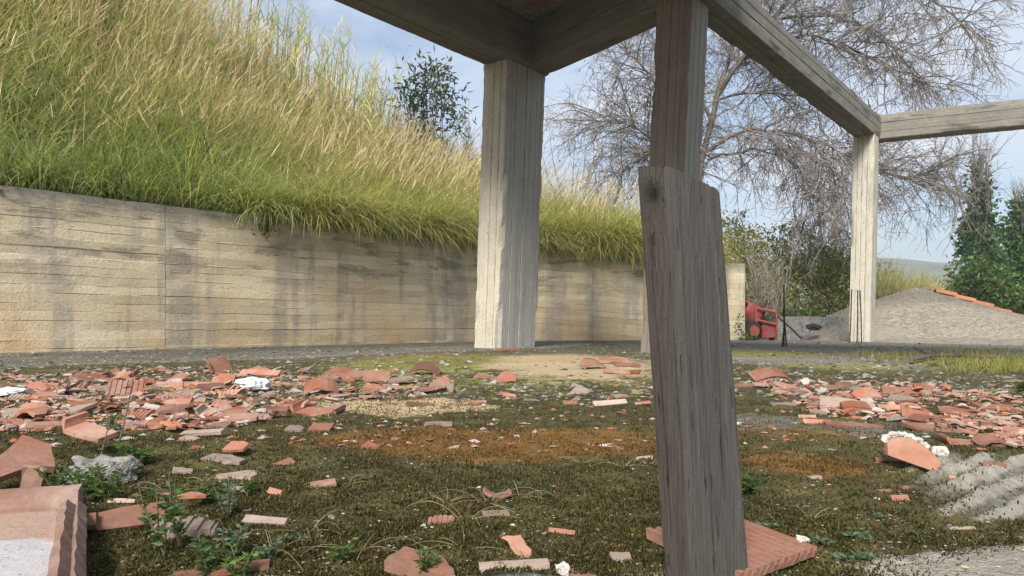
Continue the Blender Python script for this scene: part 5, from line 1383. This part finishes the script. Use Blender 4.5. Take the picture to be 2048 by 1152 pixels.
# large ribbed tile beneath the foot of the post
nr = 11; n = nr * 4 + 1; rr = np.random.default_rng(5)
u = np.append(np.concatenate([(k + np.array([0, 0.58, 0.66, 0.92])) / nr for k in range(nr)]), 1.0)
x = (u - 0.5) * 0.128; z = np.append(np.tile([0, 0, -1, -1], nr), 0) * 0.0042
y1 = np.full(n, 0.085) + rr.uniform(-.002, .002, n); y0 = -0.072 + 0.03 * u + 0.006 * (fbm(u * 9, u * 0, 6) - 0.5)
V = np.zeros((n, 4, 3)); V[:, 0] = np.stack([x, y0, z], -1); V[:, 1] = np.stack([x, y1, z], -1); V[:, 2] = np.stack([x, y1 - .002, z * 0 - .012], -1); V[:, 3] = np.stack([x, y0 + .003, z * 0 - .012], -1)
F = [f for i in range(n - 1) for a, c in ((i * 4, i * 4 + 4),) for f in ((a, c, c + 1, a + 1), (a + 2, c + 2, c + 3, a + 3), (a + 1, c + 1, c + 2, a + 2), (a + 3, c + 3, c, a))] + [(0, 1, 2, 3), (4 * n - 1, 4 * n - 2, 4 * n - 3, 4 * n - 4)]
M3 = np.array(Matrix.Rotation(math.radians(24), 3, 'Z'))
o = mk('tile_shard', V.reshape(-1, 3) @ M3.T, F, M_T['p'], None, loc=(0.247, 0.780, 0.016)); tag(o, 'large ribbed pink tile under the foot of the wooden post', 'tile shard', 'broken terracotta pieces')
o.rotation_euler = (0.02, 0.0, 0)
tag(lump('pebble', (0.232, 0.735, 0.021), 0.006, 0.005, 0.005, M_ROCK, 31), 'round grey pebble on the large ribbed tile', 'pebble')

# hollow block corner at lower left
bk = thing('hollow_block', 'large corner of a clay block with mortar filling at the lower left', 'clay block', (-0.58, 0.90, 0.004))
M_BLOCK = mat_terra('dull_block_clay', (0.20, 0.100, 0.072), (0.23, 0.12, 0.09), 0.55, 0.5)
def bar3(name, a, b, w, h, mat, parent, prof=None):
    a, b = np.asarray(a, float), np.asarray(b, float); d = (b - a) / np.linalg.norm(b - a); s = np.cross(d, [0, 0, 1.0]); s /= np.linalg.norm(s)
    pr = prof or [(0, 0), (w, 0), (w, h), (w * .8, h + .002), (0, h)]
    N = 14; V = []; rr = np.random.default_rng(int(abs(a[0]) * 1000) + 3)
    for q in range(N):
        for (x, z) in pr: V.append(a + (b - a) * q / (N - 1) + s * x + np.array([0, 0, z]) + rr.normal(0, 0.0006, 3))
    k = len(pr)
    F = [(q * k + i, (q + 1) * k + i, (q + 1) * k + (i + 1) % k, q * k + (i + 1) % k) for q in range(N - 1) for i in range(k)] + [tuple(range(k)), tuple((N - 1) * k + i for i in reversed(range(k)))]
    g = Geo(); g.add(V, F); return g.obj(name, mat, parent)
gz0 = 0.006
rear = [(0, 0), (.022, 0), (.022, .016), (.016, .034), (0, .038), (-.002, .02)]
rear = [(0, 0), (.020, 0), (.020, .016), (.015, .033), (0, .038), (-.002, .02)]
bar3('rear_wall', (-0.78, 0.872, gz0), (-0.556, 0.938, gz0), .022, .03, M_BLOCK, bk, rear)
side = [(0, 0), (.030, 0), (.030, .024), (.022, .033), (.018, .026), (.010, .035), (.002, .031)]
bar3('side_wall', (-0.388, 0.60, gz0 - 0.002), (-0.548, 0.874, gz0 - 0.002), .03, .03, M_BLOCK, bk, side)
N = 26; g = Geo(); xx, yy = np.meshgrid(np.linspace(0, 1, N), np.linspace(0, 1, N))
xl = -0.70 - yy * 0.08; xr = -0.392 - 0.165 * yy
px_ = xl + (xr - xl) * xx; py_ = 0.60 + yy * (0.265 + 0.055 * xx)
pz_ = 0.016 + 0.004 * (fbm(px_ * 40, py_ * 40, 8) - 0.5)
V = np.stack([px_, py_, pz_], -1).reshape(-1, 3); i = np.arange(N * N).reshape(N, N)
Fq = np.stack([i[:-1, :-1], i[:-1, 1:], i[1:, 1:], i[1:, :-1]], -1).reshape(-1, 4)
bnd = np.concatenate([i[0, :], i[1:, -1], i[-1, -2::-1], i[-2:0:-1, 0]]); nb = len(bnd)
Vb = V[bnd].copy(); Vb[:, 2] = 0.002
Fs = np.array([[bnd[(k + 1) % nb], bnd[k], len(V) + k, len(V) + (k + 1) % nb] for k in range(nb)])
fl = mk('base_plate', np.concatenate([V, Vb]) - np.array(bk.location), [Fq, Fs[:, ::-1]], None, bk)
m = Mat('mortar_on_clay'); p = m.pos(); sy = m.node('ShaderNodeSeparateXYZ', 'Y', None, i0=p); n1 = m.noise(p, 14, 4, 0.6); n2 = m.noise(p, 150, 4, 0.7)
c = m.mix(m.ramp(m.math('ADD', sy, m.math('MULTIPLY', m.math('SUBTRACT', n1, 0.5), 0.09)), 0.786, 0.794), (0.40, 0.385, 0.395), m.mix(n1, (0.30, 0.19, 0.14), (0.37, 0.27, 0.22)))
c = m.mix(m.ramp(n2, 0.60, 0.68), c, (0.10, 0.085, 0.08))
fl.data.materials.append(m.done(c, 0.9, n2, 0.003, 0.6))
c0 = np.array([-0.483, 0.71, 0.019])
g = Geo(); g.add(*rev([(0, 0.0), (0, 0.0125), (0.004, 0.0118), (0.004, 0.0035), (0.001, 0.003), (0.001, 0.0)], c0, (0, 0, 1), 24)); g.obj('boss', M_T['w'], bk)

# the rest of the two heaps: each piece its own object, told apart by look and by its neighbours
def inside(px, py, poly):
    c = False; n = len(poly)
    for i in range(n):
        (x0, y0), (x1, y1) = poly[i], poly[i - 1]
        if (y0 > py) != (y1 > py) and px < (x1 - x0) * (py - y0) / (y1 - y0) + x0: c = not c
    return c
LEFT = [(0, 752), (120, 744), (220, 738), (400, 742), (560, 742), (640, 748), (760, 742), (890, 744), (905, 788), (760, 800), (680, 806), (560, 832), (490, 846), (330, 868), (0, 872)]
RIGHT = [(1462, 764), (1600, 762), (1700, 768), (1850, 768), (2048, 798), (2048, 905), (1960, 886), (1830, 848), (1700, 838), (1610, 822), (1540, 786)]
LAND = [(e[0], e[1], e[6]) for e in HAND if len(e[6].split()) <= 7] + [(1833, 942, 'big rounded plate'), (50, 960, 'large leaning brown plate'), (843, 1150, 'large flat pink plate')]
TW = {'p': ['pink', 'pinkish', 'rosy'], 'o': ['orange', 'bright orange', 'reddish orange'], 'b': ['brown', 'dark brown', 'dull brown'], 'w': ['pale', 'dusty', 'greyish']}
KW = {'f': 'flat', 'r': 'ribbed', 'c': 'curved', 'l': 'angled', 'u': 'trough shaped', 's': 'narrow', 't': 'pointed', 'd': 'rounded'}
used = set(o['label'] for o in bpy.data.objects if 'label' in o)
rq = random.Random(21)
def auto(poly, n, box, wlo, whi, lift):
    k = 0
    while k < n:
        x = rq.uniform(box[0], box[2]); y = box[1] + (box[3] - box[1]) * rq.random() ** 1.05
        if poly and not inside(x, y, poly): continue
        sc_ = 0.45 + 0.75 * (y - box[1]) / (box[3] - box[1] + 1)
        w = rq.uniform(wlo, whi) * sc_ + 10; kind = rq.choice('ffffffrrrcssstt'); tone = rq.choice('ppppooowwb')
        h = max(4, w * rq.choice([0.08, 0.12, 0.16, 0.2, 0.2, 0.26, 0.36])) 
        size = 'small' if w < 30 else ('large' if w > 58 else 'medium')
        near = sorted(LAND, key=lambda l: (l[0] - x) ** 2 + 9 * (l[1] - y) ** 2)
        lab = None
        for lx, ly, ph in near[:4]:
            dx, dy = x - lx, (y - ly) * 2.2
            rel = ('just right of' if dx > 0 else 'just left of') if abs(dx) > abs(dy) else ('in front of' if dy > 0 else 'behind')
            for tw_ in TW[tone]:
                l = f"{size} {tw_} {KW[kind]} shard {rel} the {ph}"
                if l not in used and len(l.split()) <= 16: lab = l; break
            if lab: break
        if lab is None: continue
        used.add(lab)
        shard(x, y, w, h, kind, tone, lab, lift=rq.uniform(0, lift) * (0.4 + 0.6 * rq.random()), yaw=rq.uniform(-1.2, 1.2) if kind != 's' else rq.uniform(-0.8, 0.8), roll=rq.uniform(-0.2, 0.2)); k += 1
auto(LEFT, 108, (0, 738, 905, 872), 18, 62, 0.014)
auto(RIGHT, 58, (1462, 762, 2048, 905), 16, 60, 0.012)

# what is left of the heaps below the singled-out pieces
GV, GF, GC, gn = [], [], [], 0
rr2 = np.random.default_rng(91)
TC = [(0.42, 0.20, 0.14), (0.47, 0.27, 0.20), (0.41, 0.15, 0.075), (0.46, 0.35, 0.28), (0.27, 0.12, 0.075), (0.38, 0.17, 0.11), (0.50, 0.44, 0.39)]
cnt = 0
while cnt < 950:
    left = cnt < 620
    if left: x, y = rr2.uniform(-20, 905), 738 + 134 * rr2.random()
    else: x, y = rr2.uniform(1462, 2070), 762 + 143 * rr2.random()
    if not inside(x, y, LEFT if left else RIGHT): continue
    cnt += 1
    b = G(x, y); w = rr2.uniform(8, 32) * (0.6 + 0.5 * (y - 740) / 130) * b[1] / FPX
    kd = 'ffrrcslt'[rr2.integers(0, 8)]
    V, F = shard_mesh(kd, w, w * (0.25 if kd == 's' else rr2.uniform(.4, .8)), min(0.009, w * 0.13), rr2)
    M_ = Matrix.Rotation(rr2.uniform(-3, 3), 3, 'Z') @ Matrix.Rotation(rr2.normal(0.12, 0.25), 3, 'X') @ Matrix.Rotation(rr2.normal(0, 0.18), 3, 'Y')
    V = V @ np.array(M_).T; V[:, 2] -= V[:, 2].min(); V += b + np.array([0, 0, float(slab_z(b[0], b[1])) - 0.003 + 0.012 * rr2.random()])
    GV.append(V); GF += [tuple(i + gn for i in f) for f in F]; gn += len(V)
    c = np.array(TC[rr2.integers(0, 7)]) * rr2.uniform(0.5, 1.0); GC.append(np.tile(c, (len(V), 1)))
mm = Mat('mixed_clay'); q = mm.pos(); nn = mm.noise(q, 70, 4, 0.7)
cc = mm.mix(mm.math('MULTIPLY', mm.ramp(mm.noise(q, 9, 4, 0.6), 0.42, 0.66), 0.6), mm.attr('col'), (0.50, 0.40, 0.34))
cc = mm.mix(1.0, cc, mm.ramp(nn, 0.2, 0.8, (0.75,) * 3, (1.18,) * 3), 'MULTIPLY')
tag(mk('rubble', np.concatenate(GV), GF, mm.done(cc, 0.85, nn, 0.003, 0.5), None, np.concatenate(GC)), 'small broken clay pieces filling both heaps between the larger shards', kind='stuff')

# crumbs of clay, mortar and grit too many to count
def bits(name, label, N, pos, size, cols, mat, flat=0.5):
    d = np.array([[1, 0, 0], [-.5, .87, 0], [-.5, -.87, 0], [0.1, 0, 1.0], [0, 0.1, -0.5]])
    th = R.uniform(0, 6.28, N); sx = size * R.uniform(0.6, 1.5, N); sy_ = size * R.uniform(0.5, 1.1, N); sz = size * R.uniform(0.25, 0.8, N) * flat
    q = d[None] * np.stack([sx, sy_, sz], -1)[:, None] + R.normal(0, 0.18, (N, 5, 3)) * size[:, None, None] * np.array([1, 1, 0.4])
    c, s_ = np.cos(th)[:, None], np.sin(th)[:, None]
    V = np.stack([q[..., 0] * c - q[..., 1] * s_, q[..., 0] * s_ + q[..., 1] * c, q[..., 2]], -1) + pos[:, None]
    i = np.arange(N * 5).reshape(N, 5)
    F = np.concatenate([i[:, f] for f in ([0, 1, 3], [1, 2, 3], [2, 0, 3], [1, 0, 4], [2, 1, 4], [0, 2, 4])])
    return tag(mk(name, V.reshape(-1, 3), F, mat, None, np.repeat(cols, 5, 0)), label, kind='stuff')
def floor_pts(N, y0=760, y1=1150, x0=-40, x1=2090, p=1.0):
    px = R.uniform(x0, x1, N); py = y0 + (y1 - y0) * R.random(N) ** p
    Y = CZ * FPX / (py - HZ); X = (px - 1024) / FPX * Y
    return px, py, np.stack([X, Y, slab_z(X, Y)], -1)
m = Mat('clay_and_grit'); n = m.noise(m.pos(), 120, 3)
M_BIT = m.done(m.mix(1.0, m.attr('col'), m.ramp(n, 0.3, 0.7, (0.7,) * 3, (1.25,) * 3), 'MULTIPLY'), 0.9)
px, py, pos = floor_pts(9000, 740, 900)
keep = np.array([inside(a, b, LEFT) or inside(a, b, RIGHT) or (rq.random() < 0.10) for a, b in zip(px, py)])
pos = pos[keep]; N = len(pos)
bits('rubble', 'crumbs of broken clay strewn through both heaps', N, pos, R.uniform(0.004, 0.016, N) * np.where(R.random(N) < .15, 1.6, 1), pick([(0.34, 0.15, 0.098), (0.30, 0.11, 0.06), (0.36, 0.26, 0.205), (0.36, 0.33, 0.30), (0.18, 0.10, 0.065)], N), M_BIT)
px, py, pos = floor_pts(5200, 690, 1150, p=0.8); N = len(pos)
sz = R.gamma(1.6, 0.0007, N) + 0.0007
sz = np.where(pos[:, 1] > 2, sz * 2.2, sz)
pos[:, 2] += 0.001
bits('gravel', 'grit and small stones scattered over the mossy floor', N, pos, sz, pick([(0.22, 0.205, 0.165), (0.15, 0.14, 0.11), (0.30, 0.28, 0.22), (0.28, 0.15, 0.10), (0.09, 0.085, 0.07), (0.36, 0.32, 0.25)], N), M_BIT, 0.8)

px, py, pos = floor_pts(15000, 684, 800, p=1.25); N = len(pos)
k = (behind(pos[:, 0], pos[:, 1]) < 0) & ((zones(pos[:, 0], pos[:, 1])[2] < 0.4) | (R.random(N) < .1)); pos = pos[k]; N = len(pos)
bits('gravel', 'dark grit, moss lumps and small stones over the far part of the floor', N, pos, R.gamma(2.0, 0.0042, N) + 0.003, pick([(0.13, 0.12, 0.098), (0.08, 0.074, 0.055), (0.05, 0.047, 0.026), (0.19, 0.178, 0.15), (0.09, 0.085, 0.038), (0.13, 0.12, 0.06), (0.26, 0.24, 0.205)], N), M_BIT, 0.7)
# moss fuzz: tiny blades over the near floor
ms = Big()
N = 230000
px, py, pos = floor_pts(N, 770, 1152, -20, 2070, 0.75)
zz_ = zones(pos[:, 0], pos[:, 1])
mo = np.clip(zz_[0], 0, 1) * (1 - zz_[5]); k = R.random(N) < mo * (0.25 + 0.9 * sm(0.38, 0.6, fbm(pos[:, 0] * 22, pos[:, 1] * 22, 44)))
pos = pos[k]; ru = zz_[1][k]; N = len(pos)
isr = (R.random(N) < ru * 0.85)[:, None]
c = np.where(isr, pick([(0.16, 0.078, 0.020), (0.12, 0.064, 0.018), (0.22, 0.125, 0.036)], N, 0.3), pick([(0.036, 0.034, 0.009), (0.058, 0.053, 0.014), (0.085, 0.077, 0.022), (0.024, 0.022, 0.007), (0.13, 0.114, 0.036)], N, 0.3))
V, F, C, _ = ribbons(pos - np.array([0, 0, 0.001]), R.uniform(0, 6.28, N), R.uniform(0.0022, 0.0058, N) * (0.7 + 0.5 * np.minimum(pos[:, 1], 2.5)), R.uniform(0.0, 0.9, N), R.uniform(0, 0.9, N), R.uniform(0.001, 0.0021, N) * (0.7 + 0.5 * np.minimum(pos[:, 1], 2.5)), 2, c * 0.7, c * 1.15)
ms.add(V, F, C)
tag(ms.obj('moss', M_LEAF), 'carpet of olive and rusty moss over the concrete floor', kind='stuff')

# dry arching stalks in the moss
ds = Big(); paths = []
def stalk(p, n, ln, sp=0.9):
    for _ in range(n):
        a = rq.uniform(0, 6.28); L_ = ln * rq.uniform(0.3, 0.95); hgt = rq.uniform(0.05, 0.30) * L_
        q = np.linspace(0, 1, 8); cur = rq.uniform(-0.9, 0.9)
        ang = a + cur * q
        x = np.cumsum(np.cos(ang)) * L_ / 8; y = np.cumsum(np.sin(ang)) * L_ / 8
        paths.append(np.stack([p[0] + x, p[1] + y, p[2] + 0.002 + 4 * hgt * q * (1 - q * rq.uniform(0.75, 1.0)) * 0.8], -1))
for (x, y, n, l) in ((760,960,9,.06),(690,980,10,.07),(660,1000,8,.07),(990,1010,12,.09),(940,1040,8,.09),(880,1000,7,.07),(1040,1000,9,.07),(420,960,10,.07),(350,985,9,.08),(300,1000,7,.08),(540,950,8,.06),(1160,925,9,.06),(1240,930,7,.06),(1290,925,9,.05),(620,1060,6,.08),(730,1100,6,.09),(930,1100,7,.07),(560,1110,5,.09),(1620,1035,5,.05),(1700,872,14,.06),(1080,905,6,.05),(480,1090,6,.08),(250,930,7,.07),(410,1060,6,.08)):
    for _ in range(1): stalk(G(x + rq.uniform(-14, 14), y + rq.uniform(-6, 6)), n, l)
pp = np.array(paths); V, F = tubes(pp, np.tile(np.linspace(0.0005, 0.0003, 8), (len(pp), 1)), 4); ds.add(V, F, np.repeat(pick([(0.28, 0.23, 0.12), (0.22, 0.17, 0.09), (0.33, 0.28, 0.16)], len(pp)), 32, 0))
tag(ds.obj('dead_stalks', M_STRAW), 'thin dry stalks arching over the moss', kind='stuff')
# yellow grass on the floor at the right
yg = Big(); N = 5200
px = np.concatenate([R.normal(1985, 60, N - 900), R.normal(1800, 60, 900)]); py = np.concatenate([R.uniform(702, 748, N - 900), R.uniform(706, 722, 900)])
Y = CZ * FPX / (py - HZ); X = (px - 1024) / FPX * Y; k = fbm(X * 2, Y * 2, 12) > 0.42; X, Y = X[k], Y[k]; N = len(X)
c = pick([(0.26, 0.27, 0.06), (0.33, 0.31, 0.09), (0.20, 0.22, 0.05), (0.36, 0.32, 0.14)], N)
V, F, C, _ = ribbons(np.stack([X, Y, 0 * X], -1), R.uniform(0, 6.28, N), R.uniform(0.02, 0.075, N), R.uniform(0, 0.8, N), R.uniform(0, 1.2, N), R.uniform(0.003, 0.006, N), 3, c * 0.8, c); yg.add(V, F, C)
tag(yg.obj('grass', M_LEAF), 'short yellow grass growing on the floor at the right', kind='stuff')
g = Geo()
br = [G(1822, 729), G(1868, 719), G(1905, 718), G(1950, 722), G(1992, 722)]
for q in br: q[2] = 0.03
g.tube(resample(br, 14), np.linspace(0.018, 0.010, 14), 7)
g.tube(resample([G(1868, 719) + [0, 0, .03], G(1845, 716) + [0, 0, .05], G(1828, 711) + [0, 0, .07]], 8), np.linspace(0.012, 0.006, 8), 6)
g.tube(resample([G(1905, 718) + [0, 0, .03], G(1925, 714) + [0, 0, .06]], 6), np.linspace(0.010, 0.004, 6), 6)
tag(g.obj('dead_branch', M_BARK, loc=G(1905, 718)), 'dark fallen branch lying before the gravel heap', 'branch')

# green weeds among the shards
def weed(px, py, h, label, n=5, pal=None, spread=0.5, size=0.016):
    p = G(px, py); p[2] = float(slab_z(p[0], p[1])) - 0.002
    t = thing('weed', label, 'weed', p, 'small green weeds in the moss')
    a = R.uniform(0, 6.28, n); d = np.stack([np.cos(a) * spread, np.sin(a) * spread, np.ones(n)], -1)
    q, r = grow(np.tile(p, (n, 1)), d, R.uniform(0.6, 1.1, n) * h, 7, 0.08, 0.04, 0.0012, 0.0006)
    V, F = tubes(q, r, 5); mk('stems', V - p, F, M_WEEDSTEM, t, smooth=True)
    m_ = 22; bb, dd = spawn(q, m_, 0.3, 0.25); N = len(bb)
    ang = R.uniform(0, 6.28, N); out = np.stack([np.cos(ang), np.sin(ang), R.uniform(0.0, 0.6, N)], -1)
    b = Big(); b.add(*leaf_quads(bb, out, R.uniform(0.35, 0.95, N) * size, 0.36, pick(pal or WG, N), 0.3))
    tag(b.obj('leaves', M_LEAF, t), kind='stuff')
WG = [(0.075, 0.13, 0.04), (0.10, 0.16, 0.05), (0.13, 0.19, 0.055), (0.06, 0.10, 0.04)]
BG = [(0.10, 0.15, 0.085), (0.13, 0.18, 0.10), (0.09, 0.13, 0.08)]
M_WEEDSTEM = mat_plain('weed_stem', (0.10, 0.09, 0.045), 0.8, 0.2, 20, 0.0005)
for (x, y, h, lb, n, pal, sz) in (
 (455,1045,.055,'tall bluish green weed right of the pale ribbed half brick',5,BG,.014),(460,1112,.045,'bushy weed in the dark moss below the pale ribbed brick',6,BG,.014),(425,1140,.05,'green weed at the bottom edge beside the long orange strip',6,WG,.016),
 (475,1150,.04,'second green weed at the bottom edge right of its neighbour',5,WG,.014),(850,1152,.030,'round green weed growing over the large flat pink plate',9,WG,.012),(330,1110,.085,'tall weed in front of the pale ribbed half brick',4,WG,.018),
 (362,1100,.08,'leafy weed leaning before the pale ribbed half brick',4,WG,.018),(215,1010,.06,'green weed behind the wedge shaped brown block',7,WG,.018),(165,1010,.05,'yellow green weed at the corner of the clay block',6,WG,.020),
 (150,1035,.04,'dark green tuft between the clay block and the wedge shaped block',6,BG,.014),(110,985,.045,'weed growing at the left end of the concrete lump',6,WG,.014),(215,760+125,.07,'bright green weed standing before the left heap',6,WG,.024),
 (265,935,.05,'yellowish weed right of the concrete lump',6,WG,.022),(300,925,.03,'low weed in the moss behind the whitish rough shard',6,WG,.016),(495,1000,.030,'weed on the pale worn chip',5,WG,.012),(415,1010,.035,'pale weed left of the pale worn chip',6,WG,.013),
 (590,1080,.02,'tiny weed in the moss at the lower left',5,BG,.010),(680,1120,.03,'little yellow weed in the dark moss near the bottom',5,WG,.012),(530,1115,.025,'small weed left of the bottom centre',6,BG,.012),
 (1492,985,.03,'bright green tuft at the right side of the wooden post',6,WG,.022),(1645,1092,.012,'low grey green rosette nearest the ribbed tile',6,BG,.014),(1722,1082,.012,'grey green rosette right of its twin',6,BG,.014),(1530,1062,.012,'small rosette just above the ribbed tile',5,BG,.012),
 (1680,1118,.010,'flat green rosette at the lower right',5,BG,.012),(1725,1115,.010,'flat green rosette beside the bare concrete',5,BG,.012),(1762,1036,.008,'tiny round rosette in the moss at the right',5,BG,.010),(1825,1064,.008,'tiny rosette by the edge of the bare concrete',5,BG,.010),
 (1085,990,.016,'grey green patch of weed in the middle of the moss',9,BG,.007),(1050,970,.014,'grey green patch of weed behind the bent brownish tile',8,BG,.007),(1345,1010,.012,'small grey weed left of the wooden post',5,BG,.007),(2046,785,.05,'bright green leaf tuft at the right edge behind the heap',4,WG,.03)):
    weed(x, y, h, lb, n, pal, 0.5 if h > .02 else 2.2, sz)
def sapling(pts, label, r0, leaves):
    b = G(*pts[0]); Y = b[1]; q = resample([P(x, y, Y) for x, y in pts], 14); q[:, 1] += np.linspace(0, 0.02, 14)
    t = thing('seedling', label, 'seedling', b, 'thin stems before the left heap')
    V, F = tubes(q[None], np.linspace(r0, r0 * 0.4, 14)[None], 6); mk('stem', V - b, F, M_BARK, t, smooth=True)
    bb, dd = spawn(q[None], leaves, 0.2, 0.1); a = R.uniform(0, 6.28, leaves)
    L_ = Big(); L_.add(*leaf_quads(bb, np.stack([np.cos(a), np.sin(a), R.uniform(-.3, .5, leaves)], -1), R.uniform(0.008, 0.018, leaves), 0.4, pick([(0.10, 0.12, 0.04), (0.12, 0.08, 0.05)], leaves)))
    tag(L_.obj('leaves', M_LEAF, t), kind='stuff')
sapling([(234, 900), (245, 845), (252, 800), (257, 745)], 'thin tall brown stem before the left heap', 0.0022, 16)
sapling([(188, 960), (196, 915), (201, 880), (206, 845)], 'shorter brown stem rising by the concrete lump', 0.0018, 14)
# ------------------------------------------------------------------ air
g = Geo(); g.box((110, 150, -6), 760, 900, 66)
hz_ = g.obj('haze', None)
hm = bpy.data.materials.new('haze_air'); hm.use_nodes = True; hm.node_tree.nodes.clear()
ho = hm.node_tree.nodes.new('ShaderNodeOutputMaterial'); hv = hm.node_tree.nodes.new('ShaderNodeVolumePrincipled')
hv.inputs['Color'].default_value = (0.86, 0.92, 1.0, 1); hv.inputs['Density'].default_value = 0.0016; hv.inputs['Anisotropy'].default_value = 0.2
hm.node_tree.links.new(hv.outputs[0], ho.inputs['Volume'])
hz_.data.materials.append(hm)
tag(hz_, kind='stuff')
print('tris', sum(len(m.loops) - 2 * len(m.polygons) for m in bpy.data.meshes), 'objects', len(bpy.data.objects))
